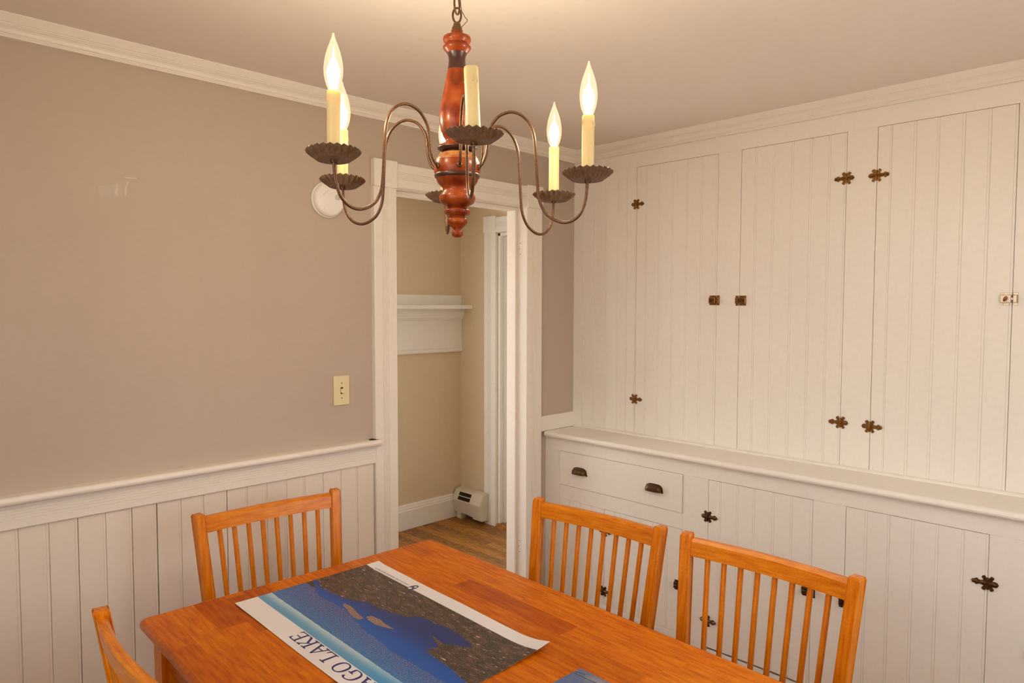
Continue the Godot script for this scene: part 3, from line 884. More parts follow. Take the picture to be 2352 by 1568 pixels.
func poster_lift(a: float, b: float) -> float:
	# the sheet has been rolled: corners curl and the top edge waves a little
	var h := 0.0006 + 0.0008 * sin(b * 9.0 + 0.6) * exp(-a * 9.0) + 0.0008 * exp(-a * 9.0)
	h += 0.016 * pow(clampf((b - 0.86) / 0.14, 0, 1), 2.0) * pow(clampf((a - 0.55) / 0.45, 0, 1), 1.5)
	h += 0.004 * pow(clampf((0.08 - b) / 0.08, 0, 1), 2.0) * (0.35 + 0.65 * a)
	h += 0.0012 * (0.5 + 0.5 * sin(b * 14.0)) * pow(clampf((a - 0.88) / 0.12, 0, 1), 2.0)
	return h

func poster_at(a: float, b: float, up := 0.0) -> Vector3:
	return PO + PA * (a * LA - 0.013 * b * a) + PB * (b * LB) + Vector3(0, poster_lift(a, b) + up, 0)

func poly2(v: Array) -> PackedVector2Array:
	var p := PackedVector2Array()
	for i in range(0, v.size(), 2): p.append(Vector2(v[i], v[i + 1]))
	return p

func poster_image() -> ImageTexture:
	# landscape print: sky, hills, lake with islands, brown wooded land. (a from the top, b from the far end)
	var W := 1100
	var H := 660
	var lake := poly2([0.432, 0.113, 0.431, 0.193, 0.436, 0.281, 0.449, 0.333, 0.414, 0.394, 0.385, 0.493, 0.382, 0.594, 0.359, 0.691, 0.372, 0.786, 0.380, 0.89, 0.377, 1.02, 0.448, 0.985, 0.466, 0.935, 0.478, 0.897, 0.483, 0.856, 0.488, 0.813, 0.489, 0.772, 0.507, 0.741, 0.529, 0.748, 0.575, 0.752, 0.621, 0.682, 0.614, 0.747, 0.642, 0.774, 0.696, 0.828, 0.721, 0.807, 0.733, 0.769, 0.738, 0.734, 0.75, 0.693, 0.731, 0.641, 0.721, 0.553, 0.7, 0.524, 0.654, 0.516, 0.628, 0.457, 0.597, 0.382, 0.592, 0.312, 0.542, 0.267, 0.514, 0.2, 0.501, 0.141, 0.5, 0.062, 0.543, -0.02, 0.515, -0.02, 0.47, 0.06])
	var isl := [poly2([0.483, 0.261, 0.491, 0.303, 0.468, 0.381, 0.463, 0.414, 0.434, 0.418, 0.422, 0.382, 0.448, 0.325, 0.462, 0.277]), poly2([0.484, 0.412, 0.513, 0.42, 0.521, 0.463, 0.512, 0.517, 0.514, 0.558, 0.491, 0.531, 0.467, 0.484, 0.468, 0.442])]
	var n1 := FastNoiseLite.new()
	n1.seed = 4; n1.frequency = 0.02; n1.fractal_octaves = 5
	var n2 := FastNoiseLite.new()
	n2.seed = 9; n2.frequency = 0.09; n2.fractal_octaves = 4
	var n3 := FastNoiseLite.new()
	n3.seed = 31; n3.frequency = 0.012; n3.fractal_octaves = 3
	var im := Image.create(W, H, false, Image.FORMAT_RGB8)
	var white := c8(236, 230, 228)
	for j in H:
		var a := (j + 0.5) / H
		for i in W:
			var b := (i + 0.5) / W
			var col := white
			if a > 0.140 and a < 0.903:
				var x := i * 1.0
				var y := j * 2.6
				var w1 := n1.get_noise_2d(x, y)
				var w2 := n2.get_noise_2d(x, y * 0.7)
				var p := Vector2(a + 0.010 * w1 + 0.004 * w2, b + 0.016 * w2)
				var hz := 0.228 + 0.004 * w1
				if a < hz:
					var f := clampf((a - 0.14) / 0.088, 0, 1)
					col = c8(98, 158, 196).lerp(c8(186, 206, 210), smoothstep(0.25, 1.0, f))
					col = col.lerp(c8(44, 140, 196), smoothstep(0.55, 1.0, b) * (1.0 - f * 0.55))
				elif Geometry2D.is_point_in_polygon(p, lake):
					var d := clampf((a - 0.37) / 0.35, 0, 1)
					col = c8(8, 84, 170).lerp(c8(26, 48, 112), smoothstep(0.1, 0.75, d))
					col = col.lightened(0.05 * w2)
					for q in isl:
						if Geometry2D.is_point_in_polygon(Vector2(a + 0.004 * w2, b + 0.006 * w2), q):
							col = c8(118, 92, 92).lerp(c8(176, 138, 112), clampf(0.5 + w2, 0, 1))
				elif a < 0.47 and p.x < 0.46:
					# hazy hills beyond the lake: blue, going violet-brown towards the shore
					var f2 := clampf((a - 0.228) / 0.2, 0, 1)
					col = c8(70, 128, 182).lerp(c8(72, 88, 146), f2)
					col = col.lerp(c8(22, 110, 176), clampf(w1 * 2.2, 0, 1) * 0.7)
					col = col.lerp(c8(136, 118, 150), clampf(w2 * 2.4, 0, 1) * (0.25 + 0.6 * f2))
					col = col.lerp(c8(36, 66, 128), clampf(-w2 * 2.2, 0, 1) * 0.6)
					col = col.lerp(c8(200, 190, 190), clampf((w2 - 0.42) * 5.0, 0, 1) * f2)
				else:
					col = c8(62, 52, 42).lerp(c8(112, 80, 70), clampf(0.5 + 1.2 * n3.get_noise_2d(x, y), 0, 1))
					col = col.lerp(c8(40, 42, 30), clampf(w1 * 1.6, 0, 1) * 0.8)
					col = col.lerp(c8(140, 104, 86), clampf(w2 * 1.8 - 0.15, 0, 1) * 0.7)
					col = col.lerp(c8(30, 28, 22), clampf(-w2 * 2.4 - 0.2, 0, 1) * 0.8)
					col = col.lerp(c8(206, 178, 150), clampf((n2.get_noise_2d(x * 0.16 + 400, y * 0.30) - 0.44) * 8.0, 0, 1))
			im.set_pixel(i, j, col)
	return ImageTexture.create_from_image(im)

func poster_text(text: String, size: float, a_base: float, b_start: float, m: Material, parent: Node, called: String, b_end: float) -> void:
	# letters whose baseline runs from b_start towards b = 0, tops towards a = 0
	var f := SystemFont.new()
	f.font_names = PackedStringArray(["Droid Serif"])
	f.font_italic = true
	var tm := TextMesh.new()
	tm.font = f
	tm.text = text
	tm.font_size = 64
	tm.pixel_size = 0.01
	tm.depth = 0.0
	tm.horizontal_alignment = HORIZONTAL_ALIGNMENT_LEFT
	tm.vertical_alignment = VERTICAL_ALIGNMENT_BOTTOM
	var arr := tm.get_mesh_arrays()
	var V: PackedVector3Array = arr[Mesh.ARRAY_VERTEX]
	var I: PackedInt32Array = arr[Mesh.ARRAY_INDEX]
	var lo := Vector2(1e9, 1e9)
	var hi := Vector2(-1e9, -1e9)
	for v in V:
		lo = lo.min(Vector2(v.x, v.y)); hi = hi.max(Vector2(v.x, v.y))
	var k := size / (hi.y - lo.y)
	var stretch := (b_start - b_end) * LB / ((hi.x - lo.x) * k)
	var s := S()
	var put_v := func(v: Vector3) -> Vector3:
		var b := b_start - (v.x - lo.x) * k * stretch / LB
		var a := a_base - (v.y - lo.y) * k / LA
		return poster_at(a, b, 0.0004)
	var cnt: int = I.size() if I.size() > 0 else V.size()
	for t in range(0, cnt, 3):
		var q := []
		for e in 3: q.append(put_v.call(V[I[t + e]] if I.size() > 0 else V[t + e]))
		face(s, q, q[0] - Vector3(0, 1, 0))
	var o := obj(called, s, m, parent)
	o.set_meta("label", "flat printed lettering on the poster")

func build_poster() -> void:
	var s := SurfaceTool.new()
	s.begin(Mesh.PRIMITIVE_TRIANGLES)
	s.set_smooth_group(1)
	var na := 40
	var nb := 60
	for side in 2:
		for i in na:
			for j in nb:
				var q := [[i, j], [i, j + 1], [i + 1, j + 1], [i + 1, j]]
				if side == 0: q.reverse()
				var ids := [0, 1, 2, 0, 2, 3]
				for e in ids:
					var a: float = q[e][0] / float(na)
					var b: float = q[e][1] / float(nb)
					s.set_uv(Vector2(b, a) if side == 0 else Vector2(0.5, 0.02))
					s.add_vertex(poster_at(a, b, 0.0 if side == 0 else -0.0003))
	var t := thing("poster", "curling landscape poster of a blue lake lying on the table", "poster")
	var pm := mat(Color(1, 1, 1), 0.42)
	pm.albedo_texture = poster_image()
	obj("sheet", s, pm, t)
	poster_text("SEBAGO LAKE", 0.0425, 0.1325, 0.978, M.ink, t, "title_lettering", 0.367)
	poster_text("PORTLAND WATER DISTRICT", 0.0075, 0.932, 0.286, M.ink_grey, t, "caption_lettering", 0.046)
	# oval emblem at the end of the caption
	s = S()
	for ring in [[1.0, M.ink_grey]]:
		for k in 24:
			var a0 := TAU * k / 24
			var a1 := TAU * (k + 1) / 24
			face(s, [poster_at(0.918, 0.316, 0.0005), poster_at(0.918 + 0.046 * cos(a0), 0.316 + 0.0165 * sin(a0), 0.0005), poster_at(0.918 + 0.046 * cos(a1), 0.316 + 0.0165 * sin(a1), 0.0005)], Vector3(0, -5, 0))
	var em := obj("emblem", s, M.ink_grey, t)
	for w in [[0.902, 0.314, 0.013, 0.0075], [0.938, 0.320, 0.011, 0.006]]:
		s = S()
		for k in 12:
			var a0 := TAU * k / 12
			var a1 := TAU * (k + 1) / 12
			face(s, [poster_at(w[0], w[1], 0.0008), poster_at(w[0] + w[2] * cos(a0), w[1] + w[3] * sin(a0), 0.0008), poster_at(w[0] + w[2] * cos(a1), w[1] + w[3] * sin(a1), 0.0008)], Vector3(0, -5, 0))
		obj("emblem_mark", s, M.paper, em)

func build_booklet() -> void:
	var t := thing("booklet", "blue photo booklet with dark rope lines on the table beside the poster", "booklet", Vector3(-1.722, 0.7502, 1.488), -0.03)
	var im := Image.create(256, 320, false, Image.FORMAT_RGB8)
	var n := FastNoiseLite.new()
	n.seed = 6; n.frequency = 0.05; n.fractal_octaves = 4
	for j in 320:
		for i in 256:
			var w := n.get_noise_2d(i, j * 2.0)
			var c := c8(66, 104, 160).lerp(c8(106, 110, 132), clampf(0.35 + w + (i - 128) / 300.0, 0, 1))
			c = c.lerp(c8(158, 148, 140), clampf(1.0 - absf(i - 236) / 26.0 + w * 0.5, 0, 1) * smoothstep(20.0, 60.0, float(j)) * 0.8)
			im.set_pixel(i, j, c)
	var s := SurfaceTool.new()
	s.begin(Mesh.PRIMITIVE_TRIANGLES)
	var q := [Vector3(-0.216, 0.0042, 0), Vector3(-0.216, 0.0042, 0.28), Vector3(0, 0.0042, 0.28), Vector3(0, 0.0042, 0)]
	var uv := [Vector2(0, 0), Vector2(0, 1), Vector2(1, 1), Vector2(1, 0)]
	for e in [0, 2, 1, 0, 3, 2]:
		s.set_uv(uv[e]); s.add_vertex(q[e])
	var m := mat(Color(1, 1, 1), 0.4)
	m.albedo_texture = ImageTexture.create_from_image(im)
	obj("pages", box(Vector3(-0.216, 0.0, 0), Vector3(0, 0.0039, 0.28), 0.0004), M.paper, t)
	obj("cover", s, m, t)
	for L in [[Vector3(-0.026, 0.0044, 0.001), Vector3(-0.024, 0.0044, 0.05), Vector3(-0.016, 0.0044, 0.12), Vector3(0, 0.0044, 0.2)], [Vector3(-0.02, 0.0044, 0.001), Vector3(-0.0165, 0.0044, 0.014), Vector3(-0.013, 0.0044, 0.022), Vector3(-0.017, 0.0044, 0.024)]]:
		s = S()
		tube(s, curve_pts(L, 4), 0.0006, 5, false, 0.0002)
		obj("printed_rope", s, M.dark, t)

# ------------------------------------------------------------------ chairs
func make_chair(label: String) -> Node3D:
	# local: front towards +z, back posts at -z
	var t := thing("dining_chair", label, "chair", Vector3.ZERO, 0.0, "matching slat-back dining chairs")
	var top := 0.93
	var lean := 0.15
	var splay := 0.06
	var seat := 0.45
	var half_top := 0.2265          # centre of the post at the top
	var z_seat := -0.20
	for g in [-1.0, 1.0]:
		var s := S()
		# post: lower leg rakes back below the seat
		var w := 0.0155
		var d := 0.016
		var keys := [[0.0, -0.265, half_top - splay * 0.48 - 0.003], [seat, z_seat, half_top - splay * 0.48], [top - 0.006, z_seat - lean * (top - 0.006 - seat), half_top], [top, z_seat - lean * (top - seat), half_top]]
		var toe: float = g * 0.157
		var rings := []
		for k in 4:
			var c := Vector3(g * keys[k][2], keys[k][0], keys[k][1])
			var e := 0.0022 if k == 3 else 0.0
			var r := []
			for v in [[-1, -1], [1, -1], [1, 1], [-1, 1]]:
				# small chamfers on the four edges
				for f in [[0.86, 1.0], [1.0, 0.86]]:
					var px: float = v[0] * (w - e) * (f[0] if v[0] * v[1] > 0 else f[1])
					var pz: float = v[1] * (d - e) * (f[1] if v[0] * v[1] > 0 else f[0])
					r.append(c + Vector3(px, 0, pz).rotated(Vector3.UP, -toe))
			rings.append(r)
		for k in 3:
			for i in 8:
				face(s, [rings[k][i], rings[k][(i + 1) % 8], rings[k + 1][(i + 1) % 8], rings[k + 1][i]], (rings[k][0] + rings[k][4]) / 2)
		face(s, rings[3], rings[2][0])
		face(s, rings[0], rings[1][0])
		obj("back_post", s, M.post, t)
	# crest and lower rail: bowed backwards
	for spec in [["crest_rail", 0.8715, 0.918, 0.0115], ["lower_back_rail", 0.515, 0.548, 0.010]]:
		var s := S()
		var ya: float = spec[1]
		var yb: float = spec[2]
		var th: float = spec[3]
		var n := 16
		var rings := []
		for i in n + 1:
			var u := -1.0 + 2.0 * i / n
			var r := []
			for c in [[-th, ya, 0], [th, ya, 0], [th, yb - 0.008, 0], [th - 0.006, yb, 0], [-th + 0.002, yb, 0], [-th, yb - 0.002, 0]]:
				var y: float = c[1]
				var hw: float = half_top - splay * (top - y) - 0.0135
				var zc: float = z_seat - lean * (y - seat) - 0.004 - 0.017 * (1 - u * u)
				r.append(Vector3(u * hw, y, zc + c[0]))
			rings.append(r)
		s.set_smooth_group(-1)
		for i in n:
			for k in 6:
				var kk := (k + 1) % 6
				face(s, [rings[i][k], rings[i][kk], rings[i + 1][kk], rings[i + 1][k]], (rings[i][0] + rings[i][3] + rings[i + 1][0] + rings[i + 1][3]) / 4)
		face(s, rings[0], rings[1][0])
		face(s, rings[n], rings[n - 1][0])
		obj(spec[0], s, M.rail, t)
	# eight spindles
	for i in 8:
		var u := -1.0 + 2.0 * (i + 1) / 9.0
		var pts := []
		for y in [0.543, 0.66, 0.78, 0.876]:
			var hw: float = half_top - splay * (top - y) - 0.0135
			pts.append(Vector3(u * hw, y, z_seat - lean * (y - seat) - 0.004 - 0.017 * (1 - u * u)))
		var s := S()
		tube(s, pts, 0.0074, 10)
		obj("spindle", s, M.spindle, t)
	# seat, rails, front legs, stretchers
	var s2 := S()
	prism(s2, PackedVector2Array([Vector2(-0.195, -0.215), Vector2(0.195, -0.215), Vector2(0.222, 0.17), Vector2(0.212, 0.192), Vector2(0.19, 0.2), Vector2(-0.19, 0.2), Vector2(-0.212, 0.192), Vector2(-0.222, 0.17)]), Vector3(0, 0.43, 0), Vector3.RIGHT, Vector3.BACK, Vector3(0, 0.022, 0))
	obj("seat", s2, M.seat, t)
	for g in [-1.0, 1.0]:
		obj("front_leg", box(Vector3(g * 0.185 - 0.017, 0, 0.148), Vector3(g * 0.185 + 0.017, 0.43, 0.182), 0.003), M.post, t)
		obj("seat_rail", box(Vector3(g * 0.187 - 0.009, 0.375, -0.19), Vector3(g * 0.187 + 0.009, 0.43, 0.15), 0.001), M.apron_wood, t)
		obj("stretcher", box(Vector3(g * 0.187 - 0.008, 0.16, -0.23), Vector3(g * 0.187 + 0.008, 0.185, 0.15), 0.002), M.apron_wood, t)
	obj("seat_rail", box(Vector3(-0.17, 0.375, 0.155), Vector3(0.17, 0.43, 0.173), 0.001), M.apron_wood, t)
	obj("seat_rail", box(Vector3(-0.178, 0.375, -0.205), Vector3(0.178, 0.43, -0.187), 0.001), M.apron_wood, t)
	return t

func build_chairs() -> void:
	var places := [
		[Vector3(-1.466, 0, 1.662), -PI / 2, "slat-back wooden chair facing the poster's near end, pale glare on its crest"],
		[Vector3(-1.489, 0, 1.146), -1.503, "slat-back wooden chair in front of the drawer, between doorway and table"],
		[Vector3(-1.898, 0, 0.588), -0.059, "slat-back wooden chair against the wainscot at the far table end"],
		[Vector3(-2.238, 0, 1.07), PI / 2, "wooden chair on the wall-switch side of the table, seen along its curved crest rail"],
	]
	var proto := make_chair(places[0][2])
	for i in places.size():
		var c: Node3D = proto
		if i > 0:
			c = proto.duplicate()
			c.name = numbered("dining_chair")
			add_child(c)
			c.set_meta("label", places[i][2])
		c.position = places[i][0]
		c.rotation.y = places[i][1]

# ------------------------------------------------------------------ chandelier
func build_chandelier() -> void:
	var C := Vector3(-1.9577, 0, 1.3439)
	var t := thing("chandelier", "six-arm chandelier of turned red wood with bronze arms and candle bulbs", "chandelier", C)
	var body := [[1.7045, 0.0], [1.7055, 0.007], [1.7095, 0.0116], [1.7145, 0.0118], [1.7185, 0.0095], [1.7205, 0.0078], [1.7235, 0.0095], [1.728, 0.0155], [1.7345, 0.0205], [1.740, 0.0218], [1.7435, 0.0200], [1.7455, 0.0165], [1.7485, 0.0160], [1.7505, 0.0215], [1.7535, 0.0262], [1.758, 0.0282], [1.7625, 0.0255], [1.765, 0.0200], [1.768, 0.0185], [1.7705, 0.0250], [1.775, 0.0335], [1.7815, 0.0372], [1.7885, 0.0380], [1.794, 0.0345], [1.800, 0.0306], [1.806, 0.0304], [1.8105, 0.0345], [1.8145, 0.0385], [1.8185, 0.0412], [1.8255, 0.0440]]
	var s := S()
	lathe(s, body.map(func(p): return Vector2(p[1], p[0])), 40, Transform3D.IDENTITY, 0.3)
	obj("turned_finial", s, M.column, t)
	s = S()
	lathe(s, [[1.8255, 0.0440], [1.8275, 0.0462], [1.8325, 0.0474], [1.8345, 0.0462]].map(func(p): return Vector2(p[1], p[0])), 40, Transform3D.IDENTITY, 0.3)
	obj("dark_ring", s, M.column_dark, t)
	s = S()
	lathe(s, [[1.8345, 0.0462], [1.838, 0.0478], [1.848, 0.0480], [1.856, 0.0470], [1.8615, 0.0455]].map(func(p): return Vector2(p[1], p[0])), 40, Transform3D.IDENTITY, 0.3)
	obj("arm_hub", s, M.column, t)
	s = S()
	lathe(s, [[1.8615, 0.0455], [1.8635, 0.0435], [1.866, 0.0440], [1.8680, 0.0405], [1.8705, 0.0408], [1.8725, 0.0372], [1.875, 0.0372], [1.877, 0.0335]].map(func(p): return Vector2(p[1], p[0])), 40, Transform3D.IDENTITY, 0.3)
	obj("worn_beads", s, M.column_worn, t)
	s = S()
	lathe(s, [[1.877, 0.0300], [1.880, 0.0290], [1.8825, 0.0360], [1.886, 0.0412], [1.8885, 0.0405]].map(func(p): return Vector2(p[1], p[0])), 40, Transform3D.IDENTITY, 0.3)
	obj("dark_collar", s, M.column_dark, t)
	s = S()
	lathe(s, [[1.8885, 0.0405], [1.893, 0.0375], [1.897, 0.0290], [1.900, 0.0240], [1.904, 0.0240], [1.912, 0.0290], [1.924, 0.0335], [1.938, 0.0362], [1.950, 0.0368], [1.962, 0.0360], [1.976, 0.0335], [1.992, 0.0302], [2.010, 0.0265], [2.030, 0.0228], [2.046, 0.0196]].map(func(p): return Vector2(p[1], p[0])), 40, Transform3D.IDENTITY, 0.3)
	obj("vase_body", s, M.column, t)
	s = S()
	lathe(s, [[2.046, 0.0196], [2.056, 0.0178], [2.066, 0.0170], [2.073, 0.0176], [2.080, 0.0205]].map(func(p): return Vector2(p[1], p[0])), 40, Transform3D.IDENTITY, 0.3)
	obj("dark_neck", s, M.column_dark, t)
	s = S()
	lathe(s, [[2.080, 0.0205], [2.086, 0.0256], [2.090, 0.0286], [2.0925, 0.0287], [2.0955, 0.0262], [2.0985, 0.0236], [2.1005, 0.0240], [2.1035, 0.0277], [2.108, 0.0288], [2.1125, 0.0275], [2.1145, 0.0225], [2.1165, 0.0150], [2.120, 0.0122], [2.1245, 0.0118]].map(func(p): return Vector2(p[1], p[0])), 40, Transform3D.IDENTITY, 0.3)
	obj("turned_neck", s, M.column, t)
	s = S()
	lathe(s, [[2.1235, 0.0118], [2.1255, 0.0122], [2.128, 0.0100], [2.131, 0.0108], [2.1325, 0.0092], [2.137, 0.0080], [2.142, 0.0062], [2.1445, 0.0]].map(func(p): return Vector2(p[1], p[0])), 24, Transform3D.IDENTITY, 0.3)
	var cap := obj("loop_cap", s, M.bronze, t)
	var loop := []
	for k in 20:
		var a := TAU * k / 20
		loop.append(Vector3(0.0085 * cos(a) * 0.77, 2.1565 + 0.0150 * sin(a), 0.0085 * cos(a) * 0.64))
	s = S()
	tube(s, loop, 0.0022, 8, true)
	obj("loop", s, M.bronze, cap)
	# chain up to the ceiling
	var y := 2.178
	for i in 7:
		var ln := []
		var dir := Vector3(0.77, 0, 0.64) if i % 2 == 1 else Vector3(-0.64, 0, 0.77)
		dir = Vector3(0.94, 0, -0.34) if i == 0 else dir
		for k in 22:
			var a := TAU * k / 22
			ln.append(Vector3(0, y, 0) + dir * 0.0105 * cos(a) + Vector3(0, 0.0195 * sin(a), 0))
		s = S()
		tube(s, ln, 0.0021, 8, true)
		obj("chain_link", s, M.bronze, t)
		y += 0.0335
	s = S()
	lathe(s, [Vector2(0.0, 2.352), Vector2(0.012, 2.353), Vector2(0.035, 2.362), Vector2(0.058, 2.374), Vector2(0.06, 2.38)], 32)
	obj("ceiling_canopy", s, M.bronze, t)
	s = S()
	tube(s, curve_pts([Vector3(0.004, 2.13, 0.006), Vector3(0.012, 2.141, 0.012), Vector3(0.016, 2.148, 0.014), Vector3(0.011, 2.158, 0.009), Vector3(0.006, 2.19, 0.004), Vector3(0.004, 2.36, 0.0)], 5), 0.0008, 5)
	obj("ground_wire", s, M.bronze, t)
	# arms; each one is bent a little differently: [azimuth, pan height, tilt along, tilt across, lit, candle lean]
	var prof := [[0.0455, 1.8450], [0.0560, 1.8530], [0.0640, 1.8690], [0.0672, 1.885], [0.0700, 1.912], [0.0770, 1.930], [0.0910, 1.9465], [0.1080, 1.9545], [0.1235, 1.9558], [0.1400, 1.9500], [0.1550, 1.9370], [0.1645, 1.9180], [0.1685, 1.897], [0.1715, 1.860], [0.1745, 1.810], [0.1790, 1.782], [0.1910, 1.7600], [0.2080, 1.7480], [0.2270, 1.7430], [0.2460, 1.7475], [0.2620, 1.7620], [0.2715, 1.7850], [0.2745, 1.805], [0.2760, 1.830]]
	var arms := [
		[124.4, 1.8380, 0.06, 0.02, false, Vector2(-0.045, 0.02)],
		[184.4, 1.8265, -0.02, -0.055, true, Vector2(0.0, 0.0)],
		[244.4, 1.8240, 0.02, -0.06, true, Vector2(0.015, 0.01)],
		[304.4, 1.8190, 0.03, 0.0, true, Vector2(0.0, 0.0)],
		[4.4, 1.8065, 0.0, -0.01, true, Vector2(0.0, 0.0)],
		[64.4, 1.8065, -0.015, 0.02, true, Vector2(0.01, 0.01)],
	]
	var pan := pan_mesh()
	for A in arms:
		var az := deg_to_rad(A[0])
		var rad := Vector3(cos(az), 0, sin(az))
		var dy: float = A[1] - 1.8265
		var ctrl := []
		for p in prof:
			var f := clampf((p[0] - 0.07) / 0.2, 0, 1)
			ctrl.append(rad * p[0] + Vector3(0, p[1] + dy * f, 0))
		s = S()
		tube(s, curve_pts(ctrl, 4), 0.0031, 10)
		lathe(s, [Vector2(0.0065, -0.003), Vector2(0.0062, 0.001), Vector2(0.0045, 0.003), Vector2(0.003, 0.0035)], 14, Transform3D(Basis(Quaternion(Vector3.UP, rad)), rad * 0.0478 + Vector3(0, 1.8462, 0)))
		var arm := obj("arm", s, M.bronze, t)
		var tang := Vector3.UP.cross(rad)
		var up: Vector3 = (Vector3.UP + rad * A[2] + tang * A[3]).normalized()
		var B := Basis(Quaternion(Vector3.UP, up))
		var at: Vector3 = rad * 0.2762 + Vector3(0, A[1], 0)
		put("drip_pan", pan, M.pan, arm, Transform3D(B, at))
		var cu: Vector3 = (Vector3.UP + rad * A[2] * 0.4 + Vector3(0.71, 0, 0.70) * A[5].x).normalized()
		var CB := Transform3D(Basis(Quaternion(Vector3.UP, cu)), at)
		s = S()
		lathe(s, [Vector2(0.006, -0.004), Vector2(0.006, 0.003), Vector2(0.0128, 0.003), Vector2(0.0132, 0.012), Vector2(0.0122, 0.0135), Vector2(0.0132, 0.015), Vector2(0.0134, 0.0225), Vector2(0.012, 0.0235)], 22, CB)
		obj("socket_cup", s, M.bronze, arm)
		s = S()
		lathe(s, [Vector2(0.0118, 0.022), Vector2(0.0120, 0.024), Vector2(0.0120, 0.120), Vector2(0.0113, 0.1235), Vector2(0.0100, 0.1235), Vector2(0.0098, 0.116), Vector2(0.0, 0.115)], 26, CB)
		# wax drips
		rng.seed = int(A[0])
		for k in 4:
			var a := rng.randf() * TAU
			var yy := 0.096 + rng.randf() * 0.014
			var dl := 0.006 + rng.randf() * 0.008
			lathe(s, [Vector2(0.0, -0.004), Vector2(0.0020, -0.0025), Vector2(0.0026, 0.0), Vector2(0.0018, dl * 0.6), Vector2(0.0, dl)], 8, CB * Transform3D(Basis(), Vector3(0.0112 * cos(a), yy, 0.0112 * sin(a))))
		obj("candle_sleeve", s, M.candle, arm)
		if not A[4]: continue
		s = S()
		var bulb := [Vector2(0.0085, 0.1215), Vector2(0.0100, 0.1275), Vector2(0.0130, 0.1345), Vector2(0.0155, 0.1435), Vector2(0.0172, 0.1540), Vector2(0.0175, 0.1640), Vector2(0.0166, 0.1740), Vector2(0.0146, 0.1850), Vector2(0.0116, 0.1960), Vector2(0.0084, 0.2050), Vector2(0.0054, 0.2130), Vector2(0.0032, 0.2190), Vector2(0.0022, 0.2230), Vector2(0.0020, 0.2260), Vector2(0.0, 0.2280)]
		lathe(s, bulb, 24, CB, 0.2)
		obj("bulb", s, M.glass, arm)
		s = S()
		lathe(s, [Vector2(0.0, 0.1220), Vector2(0.0062, 0.1260), Vector2(0.0092, 0.1400), Vector2(0.0122, 0.1520), Vector2(0.0118, 0.1620), Vector2(0.0085, 0.1720), Vector2(0.0045, 0.1800), Vector2(0.0016, 0.1860), Vector2(0.0012, 0.2000), Vector2(0.0, 0.2040)], 18, CB, 0.2)  # outline of the glow inside the bulb, far thicker than a real wire
		obj("bulb_glow", s, M.bulb_glow, arm)
		var lamp := OmniLight3D.new()
		lamp.name = "bulb_light"
		lamp.light_color = BULB_COLOR
		lamp.light_energy = BULB_ENERGY
		lamp.light_size = 0.012
		lamp.omni_range = 9.0
		lamp.omni_attenuation = 2.0
		lamp.shadow_enabled = true
		t.add_child(lamp, true)
		lamp.position = CB * Vector3(0, 0.156, 0)

func pan_mesh() -> ArrayMesh:
	# shallow crimped drip pan: flat bottom and fluted sloping wall, thin sheet
	var s := S()
	var n := 96
	var P := func(k: int, lvl: int, off: float) -> Vector3:
		var a := TAU * k / n
		var wv := cos(a * 24.0)
		match lvl:
			0: return Vector3(0, 0.0 + off, 0)
			1: return Vector3(0.031 * cos(a), 0.0 + off, 0.031 * sin(a))
			2: return Vector3((0.040 + 0.0013 * wv) * cos(a), 0.0085 - 0.0012 * wv + off, (0.040 + 0.0013 * wv) * sin(a))
			_: return Vector3((0.0480 + 0.0022 * wv) * cos(a), 0.0170 - 0.0022 * wv + off, (0.0480 + 0.0022 * wv) * sin(a))
	for side in 2:
		var off := 0.0 if side == 0 else 0.0011
		for lv in 3:
			s.set_smooth_group(20 + lv + side * 5)
			for k in n:
				var q := [P.call(k, lv, off), P.call(k + 1, lv, off), P.call(k + 1, lv + 1, off), P.call(k, lv + 1, off)]
				if side == 0: quad(s, q[0], q[1], q[2], q[3])
				else: quad(s, q[3], q[2], q[1], q[0])
	s.set_smooth_group(-1)
	for k in n: quad(s, P.call(k, 3, 0.0), P.call(k + 1, 3, 0.0), P.call(k + 1, 3, 0.0011), P.call(k, 3, 0.0011))
	return done(s)

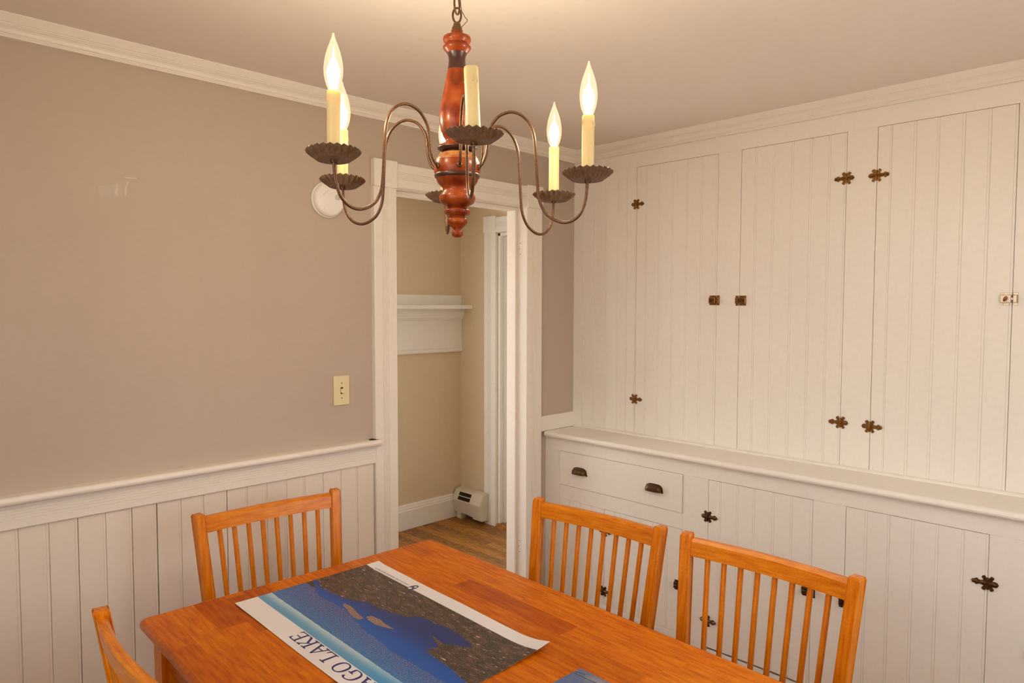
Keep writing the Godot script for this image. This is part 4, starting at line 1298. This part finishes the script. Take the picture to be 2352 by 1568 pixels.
# ------------------------------------------------------------------ small wall fittings
func build_fittings() -> void:
	# smoke detector
	var t := thing("smoke_detector", "round white plastic smoke detector on the grey wall beside the doorway", "smoke detector", Vector3(-1.484, 1.973, 0))
	var F := Transform3D(Basis(Vector3.RIGHT, PI / 2), Vector3.ZERO)
	var s := S()
	lathe(s, [Vector2(0.0, 0.0), Vector2(0.069, 0.0), Vector2(0.0695, 0.003), Vector2(0.0695, 0.010), Vector2(0.066, 0.013), Vector2(0.0, 0.013)], 48, F)
	obj("base_plate", s, M.plastic, t)
	s = S()
	lathe(s, [Vector2(0.0665, 0.012), Vector2(0.0655, 0.022), Vector2(0.061, 0.030), Vector2(0.055, 0.0335), Vector2(0.04, 0.0352), Vector2(0.0, 0.036)], 48, F)
	obj("cover", s, M.plastic, t)
	s = S()
	lathe(s, [Vector2(0.010, 0.0345), Vector2(0.010, 0.0362), Vector2(0.0085, 0.0372), Vector2(0.0, 0.0374)], 20, Transform3D(F.basis, Vector3(-0.022, -0.032, 0)))
	obj("test_button", s, M.plastic, t)
	for k in 7:
		var h := 0.013 * (1.0 - absf(k - 3) * 0.12)
		obj("sounder_slot", box(Vector3(0.018 + k * 0.0042, 0.008 - h + k * 0.001, 0.0335), Vector3(0.0194 + k * 0.0042, 0.008 + h + k * 0.001, 0.0358), 0), M.plastic_grey, t)
	for k in 4:
		obj("printed_mark", box(Vector3(-0.033 + k * 0.006, 0.014 + k * 0.0055, 0.0345), Vector3(-0.0305 + k * 0.006, 0.0165 + k * 0.0055, 0.0354), 0), M.plastic_grey, t)
	# light switch
	t = thing("light_switch", "ivory toggle light switch plate on the grey wall beside the door casing", "light switch", Vector3(-1.429, 1.225, 0))
	obj("plate", box(Vector3(-0.0355, -0.0585, 0), Vector3(0.0355, 0.0585, 0.006), 0.003), M.ivory, t)
	obj("slot", box(Vector3(-0.0055, -0.013, 0.0055), Vector3(0.0055, 0.013, 0.0063), 0), M.dark, t)
	s = S()
	cbox(s, Vector3(-0.0045, -0.0075, 0), Vector3(0.0045, 0.0075, 0.004), 0.001, Transform3D(Basis(), Vector3(0, 0, 0.005)))
	cbox(s, Vector3(-0.004, -0.004, 0), Vector3(0.004, 0.004, 0.016), 0.0015, Transform3D(Basis(Vector3.RIGHT, 0.5), Vector3(0, -0.002, 0.006)))
	obj("toggle", s, M.ivory, t)
	for y in [-0.030, 0.030]:
		s = S()
		lathe(s, [Vector2(0.0032, 0.0055), Vector2(0.0030, 0.0066), Vector2(0.0, 0.0070)], 12, Transform3D(F.basis, Vector3(0, y, 0)))
		obj("screw", s, M.steel, t)
	# outlet low on the wainscot
	t = thing("wall_outlet", "cream outlet plate on the wainscot behind the table leg", "outlet", Vector3(-2.117, 0.414, 0.0105))
	obj("plate", box(Vector3(-0.0355, -0.0585, 0), Vector3(0.0355, 0.0585, 0.006), 0.003), M.ivory, t)
	for y in [-0.02, 0.02]:
		var r := obj("receptacle", box(Vector3(-0.016, y - 0.0135, 0.005), Vector3(0.016, y + 0.0135, 0.0075), 0.003), M.ivory, t)
		for x in [-0.0065, 0.0065]:
			obj("slot", box(Vector3(x - 0.001, y - 0.003, 0.0074), Vector3(x + 0.001, y + 0.005, 0.0077), 0), M.dark, r)

# ------------------------------------------------------------------ start
const BULB_COLOR := Color(1.0, 0.94, 0.80)
const BULB_ENERGY := 0.067
const SKY_ENERGY := 8.1

func _ready() -> void:
	var cam := Camera3D.new()
	cam.name = "camera"
	add_child(cam)
	cam.position = Vector3(-2.9111, 1.5626, 2.4693)
	cam.basis = Basis.from_euler(Vector3(deg_to_rad(-2.8774), deg_to_rad(-44.7025), deg_to_rad(0.1098)))
	cam.fov = 51.814
	cam.near = 0.05
	cam.far = 60.0
	cam.current = true
	var env := Environment.new()
	env.background_mode = Environment.BG_SKY
	var sky := Sky.new()
	var sm := ProceduralSkyMaterial.new()
	sm.sky_top_color = Color(0.90, 0.95, 1.0)
	sm.sky_horizon_color = Color(1.0, 0.99, 0.97)
	sm.ground_bottom_color = Color(0.80, 0.78, 0.74)
	sm.ground_horizon_color = Color(0.86, 0.84, 0.80)
	sky.sky_material = sm
	env.sky = sky
	env.background_energy_multiplier = SKY_ENERGY
	env.tonemap_mode = Environment.TONE_MAPPER_LINEAR
	env.tonemap_exposure = 1.0
	env.sdfgi_enabled = true
	env.ssao_enabled = true
	env.ssil_enabled = true
	var we := WorldEnvironment.new()
	we.name = "world_environment"
	we.environment = env
	add_child(we)
	make_materials()
	build_room()
	build_cabinets()
	build_table()
	build_chairs()
	build_chandelier()
	build_fittings()
